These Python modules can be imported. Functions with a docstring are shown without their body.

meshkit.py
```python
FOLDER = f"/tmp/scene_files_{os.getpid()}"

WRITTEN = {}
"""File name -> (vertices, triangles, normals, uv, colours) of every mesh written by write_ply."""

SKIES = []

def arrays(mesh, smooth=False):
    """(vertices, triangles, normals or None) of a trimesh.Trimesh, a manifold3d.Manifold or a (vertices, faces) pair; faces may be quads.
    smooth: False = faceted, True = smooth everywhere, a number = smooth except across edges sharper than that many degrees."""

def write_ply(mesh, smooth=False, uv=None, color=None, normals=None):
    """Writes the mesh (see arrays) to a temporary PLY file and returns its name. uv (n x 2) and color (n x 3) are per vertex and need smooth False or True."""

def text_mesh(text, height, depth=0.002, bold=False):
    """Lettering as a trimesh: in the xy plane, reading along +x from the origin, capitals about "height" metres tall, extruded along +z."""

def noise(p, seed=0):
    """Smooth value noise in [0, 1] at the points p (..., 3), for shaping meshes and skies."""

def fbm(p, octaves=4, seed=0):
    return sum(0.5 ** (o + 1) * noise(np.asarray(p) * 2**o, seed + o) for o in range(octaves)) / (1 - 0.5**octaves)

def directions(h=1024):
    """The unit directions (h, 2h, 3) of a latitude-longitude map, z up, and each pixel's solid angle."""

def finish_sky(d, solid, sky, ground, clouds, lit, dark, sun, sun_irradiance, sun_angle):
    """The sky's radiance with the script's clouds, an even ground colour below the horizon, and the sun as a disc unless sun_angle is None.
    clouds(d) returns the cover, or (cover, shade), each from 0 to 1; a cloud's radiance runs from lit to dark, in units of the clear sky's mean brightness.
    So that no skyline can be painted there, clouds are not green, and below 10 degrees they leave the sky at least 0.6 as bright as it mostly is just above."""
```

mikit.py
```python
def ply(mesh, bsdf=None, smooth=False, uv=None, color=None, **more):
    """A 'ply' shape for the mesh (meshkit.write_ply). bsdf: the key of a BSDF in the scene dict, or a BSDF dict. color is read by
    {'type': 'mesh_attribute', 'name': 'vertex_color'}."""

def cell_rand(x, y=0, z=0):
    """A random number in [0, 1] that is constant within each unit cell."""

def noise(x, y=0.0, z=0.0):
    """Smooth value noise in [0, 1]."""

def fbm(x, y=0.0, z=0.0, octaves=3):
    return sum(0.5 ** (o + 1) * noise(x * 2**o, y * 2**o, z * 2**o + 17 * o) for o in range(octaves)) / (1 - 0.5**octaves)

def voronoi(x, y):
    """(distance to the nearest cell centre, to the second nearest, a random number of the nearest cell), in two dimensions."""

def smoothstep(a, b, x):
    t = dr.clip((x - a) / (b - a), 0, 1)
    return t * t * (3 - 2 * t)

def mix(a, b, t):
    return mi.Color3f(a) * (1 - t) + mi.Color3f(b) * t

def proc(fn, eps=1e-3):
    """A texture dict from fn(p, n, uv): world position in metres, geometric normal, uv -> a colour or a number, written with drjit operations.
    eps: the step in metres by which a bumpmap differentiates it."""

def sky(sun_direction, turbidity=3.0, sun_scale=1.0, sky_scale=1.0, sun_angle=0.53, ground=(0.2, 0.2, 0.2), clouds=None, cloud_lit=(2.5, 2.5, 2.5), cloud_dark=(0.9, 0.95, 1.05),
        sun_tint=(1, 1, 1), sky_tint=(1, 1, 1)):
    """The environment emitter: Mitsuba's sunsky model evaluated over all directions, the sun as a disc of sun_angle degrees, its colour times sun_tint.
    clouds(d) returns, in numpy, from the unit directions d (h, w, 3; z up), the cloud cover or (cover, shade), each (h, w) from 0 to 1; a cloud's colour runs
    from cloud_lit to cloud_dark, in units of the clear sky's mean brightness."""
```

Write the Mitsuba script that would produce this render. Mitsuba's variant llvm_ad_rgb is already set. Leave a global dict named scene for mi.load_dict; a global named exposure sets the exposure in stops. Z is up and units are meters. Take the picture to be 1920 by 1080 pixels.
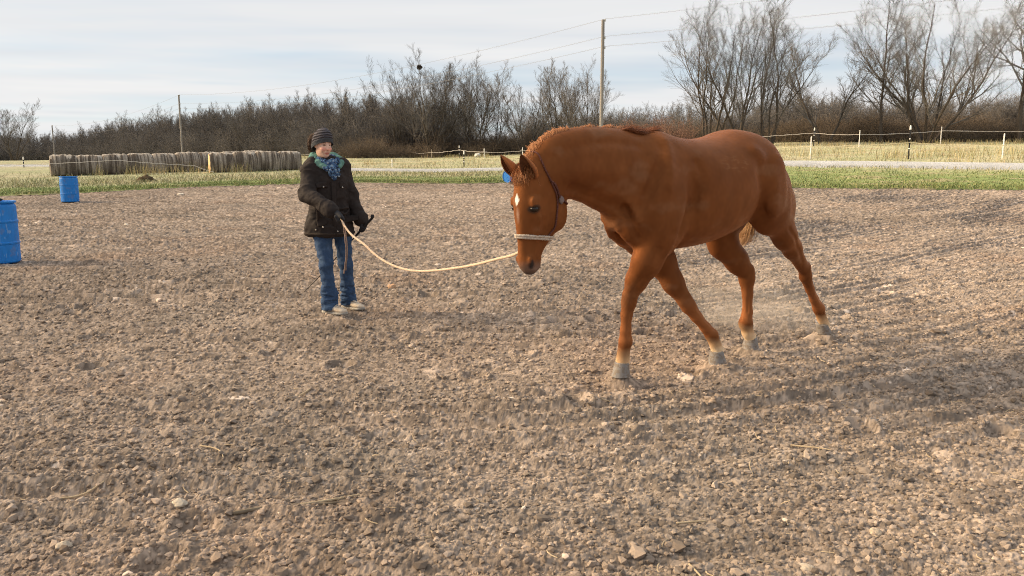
import math, os
import numpy as np, trimesh
import mitsuba as mi, drjit as dr
import mikit, meshkit
from mikit import proc, noise, fbm, voronoi, cell_rand, smoothstep, mix
from scipy.interpolate import PchipInterpolator
from scipy.ndimage import gaussian_filter, gaussian_filter1d
T = mi.ScalarTransform4f
rng = np.random.default_rng(7)
scene, labels = {}, {}

# ------------------------------------------------------------------ camera, sky, exposure
PITCH = math.atan(230 / 1478.0)
EYE = np.array([0.0, 0.0, 1.36])
scene['camera'] = {'type': 'perspective', 'fov': 66.0, 'fov_axis': 'x', 'near_clip': 0.05, 'far_clip': 5000.0,
                   'to_world': T().look_at(origin=EYE.tolist(), target=(EYE + [0, math.cos(PITCH), -math.sin(PITCH)]).tolist(), up=[0, 0, 1])}


def clouds(d):
    """Thin streaky high cloud; the cover is lighter in long bands that lie along the horizon."""
    z = np.maximum(d[..., 2], 0.03)
    q = np.stack([d[..., 0] / z, d[..., 1] / z, np.zeros_like(z)], -1)
    a = meshkit.fbm(q * [0.28, 0.58, 1] + [3.1, 1.7, 0], 5, 3)
    b = meshkit.fbm(q * [0.7, 2.4, 1] + [9.1, 4.0, 0], 4, 11)
    w = meshkit.fbm(q * [0.09, 0.16, 1] + [2.1, 5.0, 0], 3, 21)
    cover = np.clip(0.82 + 1.1 * (a - 0.42) + 0.3 * (b - 0.5) + 0.8 * (w - 0.45), 0.48, 0.98)
    shade = np.clip(0.45 + 1.6 * (meshkit.fbm(q * [0.35, 1.1, 1] + [7.7, 2.0, 0], 4, 31) - 0.5), 0, 1) * 0.45
    return cover, shade


SUN = (-0.88, 0.08, 0.45)
scene['sky'] = mikit.sky(SUN, turbidity=3.0, sun_scale=1.08, sky_scale=1.0, sun_angle=25.0, ground=(0.17, 0.14, 0.10), clouds=clouds,
                         cloud_lit=(2.45, 2.43, 2.40), cloud_dark=(1.75, 1.86, 2.02), sun_tint=(1.0, 0.965, 0.92))
exposure = 2.3

# ------------------------------------------------------------------ helpers
def add(key, mesh, bsdf, smooth=False, color=None, uv=None, **more):
    """One entry of the scene; a key that is taken gets the next number."""
    k, n = key, 0
    while k in scene or k in labels and '__' not in k and any(x.startswith(k + '__') for x in scene):
        n += 1
        k = f'{key}_{n:03d}'
    scene[k] = mikit.ply(mesh, bsdf, smooth=smooth, color=color, uv=uv, **more)
    return k


def say(key, label, category=None, group=None, kind=None):
    labels[key] = {k: v for k, v in dict(label=label, category=category, group=group, kind=kind).items() if v}


def vc(rough=0.9, spec=0.25, **more):
    return {'type': 'twosided', 'b': {'type': 'principled', 'base_color': {'type': 'mesh_attribute', 'name': 'vertex_color'}, 'roughness': rough, 'specular': spec, **more}}


def plain(c, rough=0.8, spec=0.3, **more):
    return {'type': 'twosided', 'b': {'type': 'principled', 'base_color': {'type': 'rgb', 'value': list(c)} if not isinstance(c, dict) else c, 'roughness': rough, 'specular': spec, **more}}


def lathe(profile, n=32):
    return trimesh.creation.revolve(np.asarray(profile, float), sections=n)


def tubes(P, R, sides=4):
    """N polylines of K points each (N, K, 3) with radii (N, K) as tapered tubes, one mesh."""
    P = np.asarray(P, float); R = np.asarray(R, float)
    N, K = P.shape[:2]
    t = np.gradient(P, axis=1); t /= np.linalg.norm(t, axis=2, keepdims=True) + 1e-12
    ref = np.where(np.abs(t[:, :1, 2:]) > 0.85, [[[1.0, 0.2, 0]]], [[[0.0, 0, 1]]])
    a = np.cross(t, ref); a /= np.linalg.norm(a, axis=2, keepdims=True) + 1e-12
    b = np.cross(t, a)
    an = np.arange(sides) * 2 * np.pi / sides
    v = P[:, :, None] + R[:, :, None, None] * (np.cos(an)[None, None, :, None] * a[:, :, None] + np.sin(an)[None, None, :, None] * b[:, :, None])
    base = (np.arange(N) * K * sides)[:, None, None]
    i, j = np.meshgrid(np.arange(K - 1), np.arange(sides), indexing='ij')
    i, j = i[None], j[None]
    q = np.stack([base + i * sides + j, base + i * sides + (j + 1) % sides, base + (i + 1) * sides + (j + 1) % sides, base + (i + 1) * sides + j], -1).reshape(-1, 4)
    f = np.vstack([q[:, [0, 1, 2]], q[:, [0, 2, 3]]])
    return v.reshape(-1, 3), f


def tube(points, radius, sides=8, caps=True):
    p = np.asarray(points, float)
    r = np.broadcast_to(np.asarray(radius, float), (len(p),))
    if caps:
        p = np.vstack([p[0] + (p[0] - p[1]) * 1e-3, p, p[-1] + (p[-1] - p[-2]) * 1e-3]); r = np.concatenate([[r[0] * .05], r, [r[-1] * .05]])
    return tubes(p[None], r[None], sides)


def curve(points, n):
    """A smooth line through the points, n samples."""
    from scipy.interpolate import CubicSpline
    p = np.asarray(points, float)
    s = np.concatenate([[0], np.cumsum(np.linalg.norm(np.diff(p, axis=0), axis=1))])
    return CubicSpline(s, p)(np.linspace(0, s[-1], n))


def join(parts):
    v, f, at = [], [], 0
    for m in parts:
        a, b = (np.asarray(m.vertices), np.asarray(m.faces)) if hasattr(m, 'vertices') else m
        v.append(a); f.append(np.asarray(b) + at); at += len(a)
    return np.vstack(v), np.vstack(f)


def moved(m, M):
    v, f = (np.asarray(m.vertices), np.asarray(m.faces)) if hasattr(m, 'vertices') else m
    return v @ np.asarray(M)[:3, :3].T + np.asarray(M)[:3, 3], f


def rotz(a):
    c, s = math.cos(a), math.sin(a)
    return np.array([[c, -s, 0, 0], [s, c, 0, 0], [0, 0, 1, 0], [0, 0, 0, 1.0]])


def place(x, y, z, a=0.0, s=1.0):
    M = rotz(a); M[:3, :3] *= s; M[:3, 3] = (x, y, z)
    return M


def grid_faces(n, m):
    """Triangles of an n x m grid of vertices."""
    i, j = np.meshgrid(np.arange(n - 1), np.arange(m - 1), indexing='ij')
    a = (i * m + j).ravel()
    return np.vstack([np.stack([a, a + 1, a + m + 1], 1), np.stack([a, a + m + 1, a + m], 1)])


# ------------------------------------------------------------------ terrain
SLOPE_AT = [-.65, -.27, -.1, 0, .35, .65]
SLOPE = [.020, .030, .031, .036, .06, .067]


def terrain(x, y):
    """Level where the horse works, rising gently beyond about 23 m, more to the right than to the left."""
    x, y = np.asarray(x, float), np.asarray(y, float)
    s = np.interp(x / np.maximum(y, 1), SLOPE_AT, SLOPE)
    return s * 3.0 * np.logaddexp(0, (np.minimum(y, 120) - 23) / 3.0)


EDGE = np.array([(-60, 24), (-34, 27.5), (-20.7, 32.1), (-18.3, 33.6), (-16.2, 36.5), (-10.6, 39.5), (-8.7, 40.4), (-.5, 38.9), (11, 31.6), (19.3, 30), (40, 26), (70, 22)], float)


def n2(x, y, f, seed=0, oct=3):
    p = np.stack([np.asarray(x) * f, np.asarray(y) * f, np.zeros(np.shape(x)) + seed * 3.7], -1)
    return meshkit.fbm(p, oct, seed)


def edge(x):
    x = np.asarray(x, float)
    return PchipInterpolator(EDGE[:, 0], EDGE[:, 1])(np.clip(x, -60, 70)) + 0.9 * (n2(x, x * 0, .5, 5) - .5) + 0.5 * (n2(x, x * 0, 2.3, 6) - .5)


def hash2(i, j, k):
    h = (i * 374761393 + j * 668265263 + k * 2147483647) & 0xFFFFFFFF
    h = ((h ^ (h >> 13)) * 1274126177) & 0xFFFFFFFF
    return ((h ^ (h >> 16)) & 0xFFFFFF) / 16777215.0


def clods(x, y, cell, seed, cover=.8, lean=.5):
    """Crumbs of about the size cell: the height of lumps of uneven outline, tilted at random, and a random number of the lump on top."""
    u, v = x / cell, y / cell
    i0, j0 = np.floor(u).astype(np.int64), np.floor(v).astype(np.int64)
    best, who = np.zeros(np.shape(x)), np.zeros(np.shape(x))
    for a in (-1, 0, 1):
        for b in (-1, 0, 1):
            i, j = i0 + a, j0 + b
            du = u - i - .15 - .7 * hash2(i, j, seed); dv = v - j - .15 - .7 * hash2(i, j, seed + 1)
            an = 6.283 * hash2(i, j, seed + 2); c, s = np.cos(an), np.sin(an)
            asp = .65 + .5 * hash2(i, j, seed + 3); size = .34 + .42 * hash2(i, j, seed + 4) ** 1.6
            p, q = (c * du + s * dv) / asp, (c * dv - s * du) * asp
            d2 = (p * p + q * q) / (size * size)
            big = hash2(i, j, seed + 6)
            h = size * (np.maximum(1.02 - d2, 0) ** .33 * (.22 + .50 * hash2(i, j, seed + 5)) + lean * (p * (hash2(i, j, seed + 7) - .35) + q * (hash2(i, j, seed + 9) - .6)))
            h = np.where((d2 < 1) & (big < cover), np.maximum(h, 0), 0)
            m = h > best
            best = np.where(m, h, best); who = np.where(m, hash2(i, j, seed + 8), who)
    return best * cell, who


def ridges(x, y):
    """The shallow marks of the harrow, level on the left and swinging away on the right."""
    bend = .05 * x + .085 * np.clip(x, 0, 5) ** 2 + .85 * np.maximum(x - 5, 0)
    v = y - bend + .35 * (n2(x, y, .35, 41) - .5)
    return v


def soil_height(x, y, fine=True):
    h = .07 * (n2(x, y, .55, 1) - .5) + .045 * (n2(x, y, 2.1, 2) - .5) + .018 * (n2(x, y, 6.5, 12) - .5)
    v = ridges(x, y)
    m = np.clip(2.2 * (n2(x * .35, v, .9, 3) - .28), .2, 1)
    h = h + m * .032 * (np.sin(v * 2 * np.pi / .31 + 2 * n2(x, y, .8, 4)) + .3 * np.sin(v * 2 * np.pi / .135))
    who = np.zeros(np.shape(x)); amt = (.35 + .9 * n2(x, y, .9, 8)) * (1 + 1.1 * np.clip((y - 7) / 8, 0, 1))   # clods raised with distance, so their own shade darkens the far soil
    top = np.zeros(np.shape(x))
    for cell, seed, cov, lean in ((.10, 100, .13, .5), (.055, 120, .24, .6), (.031, 140, .52, .7), (.019, 160, .95, .7)) + (((.0115, 180, 1.0, .6),) if fine else ()):
        wx = x + .35 * cell * (n2(x, y, 1.1 / cell, seed, 2) - .5); wy = y + .35 * cell * (n2(x, y, 1.1 / cell, seed + 1, 2) - .5)
        c, w = clods(wx, wy, cell, seed, cov, lean)
        c = c * (1.0 if cell < .05 else .62) * amt
        h = h + (.72 if cell < .025 else .62) * c
        m = c > top * .8
        who = np.where(m & (c > 0), w, who); top = np.maximum(top, c)
    return h, who


def soil_color(x, y, who):
    a = n2(x, y, .45, 51, 3)[..., None]; b = n2(x, y, 1.7, 52, 3)[..., None]; c = n2(x, y, 9., 53, 2)[..., None]; w = who[..., None]
    col = np.array([.264, .215, .177]) * (1 - a) + np.array([.300, .242, .197]) * a
    col = col * (1 + .55 * (b - .5)) * (1 + .5 * (n2(x, y, .2, 57, 3)[..., None] - .5)) * (.50 + .78 * w + .10 * w * w) * (1 + .25 * (c - .5))
    pink = np.clip((n2(x, y, .8, 54, 3)[..., None] - .56) * 5, 0, 1)
    col = col * (1 - pink) + col * [1.04, .98, .94] * pink
    grey = np.clip((n2(x, y, .7, 55, 3)[..., None] - .57) * 5, 0, 1)
    col = col * (1 - grey) + col * [.84, .87, .89] * grey
    pale = (w > .9955)
    return np.clip(np.where(pale, col * [1.6, 1.65, 1.7], col), .01, .9)


TREAD = [(.711, 4.98, .10, .010), (1.437, 5.365, .10, .012), (1.815, 5.835, .09, .006), (2.535, 6.255, .11, .026), (-1.655, 7.185, .12, .004), (-1.535, 7.455, .12, .004)]


PRINTS = [(x, y, a) for x, y, a in zip(np.random.default_rng(55).uniform(-5, 6, 90), np.random.default_rng(56).uniform(2.4, 11, 90), np.random.default_rng(57).uniform(0, 6.28, 90))]


def hoofprints(x, y):
    """Old prints of hooves trodden into the soil: rounded dents with a pushed up rim."""
    out = np.zeros(np.shape(x))
    for a, b, t in PRINTS:
        k = (np.abs(x - a) < .25) & (np.abs(y - b) < .25)
        if k.any():
            u, v = x[k] - a, y[k] - b; c, s = math.cos(t), math.sin(t)
            d = np.sqrt(((c * u + s * v) / .085) ** 2 + ((c * v - s * u) / .068) ** 2)
            out[k] += -.032 * np.exp(-d ** 4) + .014 * np.exp(-((d - 1.35) / .3) ** 2)
    return out


def settle(x, y, z):
    """Soil pressed level under each hoof and shoe, with a low rim pushed up round it."""
    z = z + hoofprints(x, y)
    for a, b, r, h in TREAD:
        d = np.sqrt((x - a) ** 2 + (y - b) ** 2) / r
        w = np.exp(-d ** 4); z = z * (1 - w) + h * w + .012 * np.exp(-((d - 1.25) / .3) ** 2)
    return z




def build_soil():
    """The harrowed field: close rows near, wider ones far; the height itself depends on the place alone."""
    ny, nx = 760, 920
    ys = 1.9 * (47.0 / 1.9) ** (np.linspace(0, 1, ny))
    us = np.concatenate([np.linspace(-1.9, -1.02, 34), np.linspace(-1, 1, nx), np.linspace(1.02, 1.9, 34)]); nx = len(us)
    Y = np.repeat(ys[:, None], nx, 1); X = us[None] * (.95 + .70 * Y)
    near = Y[:, 0] < 9
    H = np.zeros_like(X); W = np.zeros_like(X)
    H[near], W[near] = soil_height(X[near], Y[near], True)
    H[~near], W[~near] = soil_height(X[~near], Y[~near], False)
    E_ = edge(X)
    inside = np.clip((E_ - Y) / .8, -1, 1)
    H = settle(X, Y, H + terrain(X, Y) - .055)
    H = np.where(inside > 0, H, H - .35 * np.clip(-inside * 2, 0, 1))
    col = soil_color(X, Y, W)
    add('field_soil', (np.stack([X, Y, H], -1).reshape(-1, 3), grid_faces(ny, nx)), 'soil_mat', smooth=True, color=col.reshape(-1, 3))
    say('field_soil', 'bare brown harrowed soil of the riding field, crumbly and ridged', kind='structure')


def crumb_relief(p, n, uv):
    d1, d2, w = voronoi(p.x * 120, p.y * 120)
    return .0045 * fbm(p.x * 75, p.y * 75, p.z * 75, 3) + .0030 * (1 - dr.minimum(d1, 1.0)) * w


scene['soil_mat'] = {'type': 'twosided', 'b': {'type': 'bumpmap', 'height': proc(crumb_relief, .001), 'scale': 1.0, 'b': {
    'type': 'principled', 'base_color': {'type': 'mesh_attribute', 'name': 'vertex_color'}, 'roughness': 1.0, 'specular': .1}}}
scene['clod_mat'] = vc(1.0, .1)
build_soil()


# wide soil outside the fine patch
def build_wide():
    xs = np.concatenate([np.linspace(-400, -62, 30), np.linspace(-60, 70, 521), np.linspace(72, 400, 30)])
    ys = np.concatenate([np.linspace(-60, 20, 60), np.linspace(20.2, 60, 260), np.linspace(60.4, 130, 175), np.linspace(133, 900, 60)])
    X, Y = np.meshgrid(xs, ys, indexing='xy')
    Z = terrain(X, Y)
    grass = Y > edge(X)
    Z = np.where(grass, Z - .05 + .08 * np.clip((Y - edge(X)) / 1.2, 0, 1) + .10 * (n2(X, Y, .6, 61) - .5) + .05 * (n2(X, Y, 2.5, 62) - .5), Z - .14)
    return X, Y, Z


X_, Y_, Z_ = build_wide()
add('grass_ground', (np.stack([X_, Y_, Z_], -1).reshape(-1, 3), grid_faces(*X_.shape)), 'grass_mat', smooth=True)
say('grass_ground', 'rough pasture ground, green by the field and straw coloured towards the fence', kind='structure')

ROAD = np.array([(-60, 88), (-34, 72), (-12, 55.9), (-.7, 52.3), (16.2, 46.6), (26.7, 41.7), (40, 34), (60, 21)], float)


def road_y(x):
    return PchipInterpolator(ROAD[:, 0], ROAD[:, 1])(np.clip(x, -60, 60))


def grass_color(p, n, uv):
    x, y = p.x, p.y
    big = fbm(x * .13, y * .22, 1.0, 3); mid = fbm(x * .7, y * 1.1, 5.0, 3); tiny = fbm(x * 5, y * 7, 2.0, 3)
    ed = mi.Float(39.5) - .0 * x
    ed = dr.select(x < -10, 39.5 + (x + 10) * .62, dr.select(x > 0, 39 - x * .52, 39.4))
    wide = smoothstep(-4.0, 14.0, x) * 6.0
    green = 1 - smoothstep(2.5 + wide, 7.5 + wide, y - ed + 7 * (big - .5) + 4 * (mid - .5))
    g = mix((.185, .215, .095), (.135, .175, .070), smoothstep(.35, .65, mid))
    d = mix((.300, .282, .190), (.235, .243, .140), smoothstep(.3, .7, big * .5 + mid * .5))
    c = d * (1 - green) + g * green
    dirt = smoothstep(.62, .72, fbm(x * .5 + 31, y * .9, 3.0, 3)) * .6
    c = c * (1 - dirt) + mi.Color3f(.27, .22, .15) * dirt
    bare = mi.Color3f(.26, .19, .14) * (.75 + .5 * mid)
    c = dr.select(y < ed - 1.5, bare, c)
    return c * (.65 + .7 * tiny)


scene['grass_mat'] = plain(proc(grass_color), 1.0, .1)


def gravel(p, n, uv):
    a = fbm(p.x * 1.3, p.y * 1.3, 1.0, 3); b = noise(p.x * 23, p.y * 23, 2.0)
    return mix((.255, .262, .268), (.34, .347, .354), a) * (.8 + .4 * b)


scene['gravel_mat'] = plain(proc(gravel), 1.0, .1)


def build_road():
    xs = np.linspace(-60, 60, 480); ws = np.linspace(-1, 1, 9)
    yc = road_y(xs); nrm = np.stack([-np.gradient(yc, xs), np.ones_like(xs)], 1); nrm /= np.linalg.norm(nrm, axis=1, keepdims=True)
    half = 1.75 + .5 * (n2(xs, xs * 0, .9, 71) - .5)
    half = half * np.interp(xs, [-60, -12, 0, 20], [.9, .9, 1.05, 1.8])
    X = xs[:, None] + ws[None] * half[:, None] * nrm[:, :1]; Y = yc[:, None] + ws[None] * half[:, None] * nrm[:, 1:]
    Z = terrain(X, Y) + .16 - .24 * np.abs(ws)[None] ** 4 + .03 * (n2(X, Y, 1.5, 72) - .5)
    add('gravel_road', (np.stack([X, Y, Z], -1).reshape(-1, 3), grid_faces(*X.shape)[:, ::-1]), 'gravel_mat', smooth=True)
    say('gravel_road', 'pale gravel farm road crossing the pasture behind the field', kind='structure')


build_road()


# ------------------------------------------------------------------ grass
def blades(x, y, h, w, spread, col, seed):
    """One curved two-triangle blade at each place."""
    r = np.random.default_rng(seed); n = len(x)
    a = r.uniform(0, 2 * np.pi, n); ln = r.normal(0, spread, (n, 2))
    z = terrain(x, y) + .0
    b = np.stack([np.cos(a), np.sin(a), 0 * a], 1) * (w / 2)[:, None]
    p0 = np.stack([x, y, z], 1); mid = p0 + np.stack([ln[:, 0] * .4 * h, ln[:, 1] * .4 * h, .6 * h], 1); tip = p0 + np.stack([ln[:, 0] * h, ln[:, 1] * h, h], 1)
    v = np.stack([p0 - b, p0 + b, mid - b * .7, mid + b * .7, tip], 1).reshape(-1, 3)
    k = np.arange(n)[:, None] * 5
    f = np.vstack([k + [0, 1, 3], k + [0, 3, 2], k + [2, 3, 4]])
    return (v, f), np.repeat(col, 5, 0)


scene['blade_mat'] = {'type': 'twosided', 'b': {'type': 'principled', 'base_color': {'type': 'mesh_attribute', 'name': 'vertex_color'}, 'roughness': .8, 'specular': .2}}


def shades(n, cs, seed, var=.25):
    r = np.random.default_rng(seed); cs = np.asarray(cs)
    c = cs[r.integers(0, len(cs), n)]
    return np.clip(c * r.uniform(1 - var, 1 + var, (n, 1)), 0, .9)


def off_road(x, y):
    return np.abs(y - road_y(x)) > 2.6


def short_grass():
    r = np.random.default_rng(81)
    n = 70000
    x = r.uniform(-36, 34, n); y = edge(x) - .35 + np.where(r.random(n) < .3, r.gamma(1.2, 1.2, n), r.gamma(1.6, 5.0, n))
    k = (y < 90) & off_road(x, y) & (np.abs(x) < .72 * y + 3); x, y = x[k], y[k]; n = len(x)
    green = (y - edge(x) + 6 * (n2(x, y, .14, 82) - .5)) < 5.0 + 6 * np.clip((x + 4) / 18, 0, 1)
    col = np.where(green[:, None], shades(n, [(.155, .205, .075), (.19, .225, .09), (.125, .17, .06), (.28, .27, .13)], 83), shades(n, [(.33, .30, .19), (.265, .265, .15), (.37, .33, .21), (.21, .23, .11)], 84))
    h = r.uniform(.05, .12, n) * np.where(green, 1, 2.0) * (.6 + .9 * n2(x, y, .5, 85))
    m, c = blades(x, y, h, r.uniform(.02, .045, n), .5, col, 86)
    add('short_grass', m, 'blade_mat', color=c)
    say('short_grass', 'short green and straw coloured grass between the bare field and the fences', 'grass', kind='stuff')


def tall_grass():
    r = np.random.default_rng(91)
    X, Y = [], []
    def clump(cx, cy, s, n): X.append(r.normal(cx, s, n)); Y.append(r.normal(cy, s, n))
    for i in range(330):   # rank grass along the far fence and the brush
        x = r.uniform(-45, 60); y = far_fence_y(x) + r.normal(1.5, 2.2)
        clump(x, y, .5, 26)
    for i in range(45):    # stalks before the bales
        x = r.uniform(-27, -17.5); clump(x, bale_front(x) - r.uniform(.2, 1.4), .18, 9)
    for i in range(200):    # meadow right of the horse, beyond the road
        x = r.uniform(5, 45); y = road_y(x) + r.uniform(3, 26); clump(x, y, .5, 24)
    for i in range(150):
        x = r.uniform(-45, 5); y = road_y(x) + r.uniform(3, 26); clump(x, y, .5, 20)
    x, y = np.concatenate(X), np.concatenate(Y)
    k = off_road(x, y); x, y = x[k], y[k]; n = len(x)
    col = shades(n, [(.38, .32, .18), (.44, .37, .22), (.33, .29, .14), (.28, .27, .12), (.32, .24, .13)], 92)
    tall = n2(x, y, .5, 93)
    h = r.uniform(.2, .55, n) * (.5 + 1.0 * tall) * np.where(y < 57, 1.5, 1)
    m, c = blades(x, y, h, r.uniform(.012, .03, n), .28, col, 94)
    add('tall_grass', m, 'blade_mat', color=c)
    say('tall_grass', 'dry straw coloured tall grass along the fences and in front of the hay bales', 'tall grass', kind='stuff')


FAR_FENCE = np.array([(-60, 84), (-47, 80.5), (-17, 96), (-12, 95), (-3, 86), (10, 80), (27.6, 73.3), (41, 70), (80, 60)], float)


def far_fence_y(x):
    return PchipInterpolator(FAR_FENCE[:, 0], FAR_FENCE[:, 1])(np.clip(x, -60, 80))


def bale_front(x):
    return np.interp(x, [-29.3, -20, -19.9, -15], [51.6, 53.2, 53.2, 55.2])


short_grass()
tall_grass()


# loose clods, separate lumps on the soil
def loose_clods():
    r = np.random.default_rng(101)
    ico = trimesh.creation.icosphere(0, 1.0); base = np.asarray(ico.vertices); F = np.asarray(ico.faces)
    variants = []
    for k in range(14):
        q = base * (1 + .9 * (meshkit.fbm(base * 1.3 + k * 7.1, 3, k) - .5)[:, None]) * r.uniform(.7, 1.3, 3) * r.uniform(.62, 1.28, (len(base), 1))
        variants.append(q * [1, 1, .8])
    n = 82000
    y = 1.9 + 12 * r.beta(1.05, 2.3, n); x = r.uniform(-1, 1, n) * (.75 + .68 * y)
    dense = n2(x, y, 1.3, 8, 4) > r.uniform(.12, .72, n); x, y = x[dense], y[dense]; n = len(x)
    s = (.005 + .019 * r.beta(1, 4.2, n) + .012 * (r.random(n) > .990)) * (1 + .035 * np.maximum(y - 3, 0))
    hz = np.zeros(n)
    hz[:], w = soil_height(x, y, False)
    z = settle(x, y, hz + terrain(x, y) - .055) + s * .2
    col = soil_color(x, y, r.random(n)) * 1.06
    V, Fc, C = [], [], []
    for i in range(14):
        k = np.arange(i, n, 14); a = r.uniform(0, 6.283, len(k)); c, d = np.cos(a), np.sin(a)
        b = variants[i]
        q = np.stack([c[:, None] * b[None, :, 0] - d[:, None] * b[None, :, 1], d[:, None] * b[None, :, 0] + c[:, None] * b[None, :, 1], np.repeat(b[None, :, 2], len(k), 0)], -1)
        q = q * s[k][:, None, None] + np.stack([x[k], y[k], z[k]], -1)[:, None]
        at = sum(len(v) for v in V)
        V.append(q.reshape(-1, 3)); Fc.append((F[None] + (np.arange(len(k)) * len(b))[:, None, None]).reshape(-1, 3) + at); C.append(np.repeat(col[k], len(b), 0))
    add('soil_clods', (np.vstack(V), np.vstack(Fc)), 'clod_mat', color=np.vstack(C))
    say('soil_clods', 'loose crumbs and clods of dry soil scattered over the harrowed field', 'soil clods', kind='stuff')


loose_clods()


# ------------------------------------------------------------------ bare trees
def bark(p, n, uv):
    a = fbm(p.x * 3, p.y * 3, p.z * .7, 3)
    return mix((.040, .033, .028), (.11, .092, .076), a)


def twig(p, n, uv):
    a = fbm(p.x * .6, p.y * .6, p.z * .6, 2)
    return mix((.095, .088, .083), (.200, .185, .172), a)


def brush_col(p, n, uv):
    a = fbm(p.x * .25, p.y * .25, p.z * .5, 3)
    return mix((.095, .077, .060), (.185, .145, .108), a)


def red_col(p, n, uv):
    a = fbm(p.x * .8, p.y * .8, p.z * .8, 2)
    return mix((.17, .10, .075), (.30, .18, .13), a)


scene['bark_mat'] = plain(proc(bark), .95, .1)
scene['twig_mat'] = plain(proc(twig), .95, .1)
scene['brush_mat'] = plain(proc(brush_col), .95, .1)
scene['red_mat'] = plain(proc(red_col), .95, .1)


def unit(v):
    return v / (np.linalg.norm(v, axis=-1, keepdims=True) + 1e-12)


def grow(start, d, L, K, wobble, up, r):
    """Random walks from start (N, 3) along d with length L (N): points (N, K, 3)."""
    N = len(start); P = np.zeros((N, K, 3)); P[:, 0] = start; d = unit(d)
    for k in range(1, K):
        d = unit(d + r.normal(0, wobble, (N, 3)) + np.array([0, 0, up]))
        P[:, k] = P[:, k - 1] + d * (L / (K - 1))[:, None]
    return P


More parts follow.
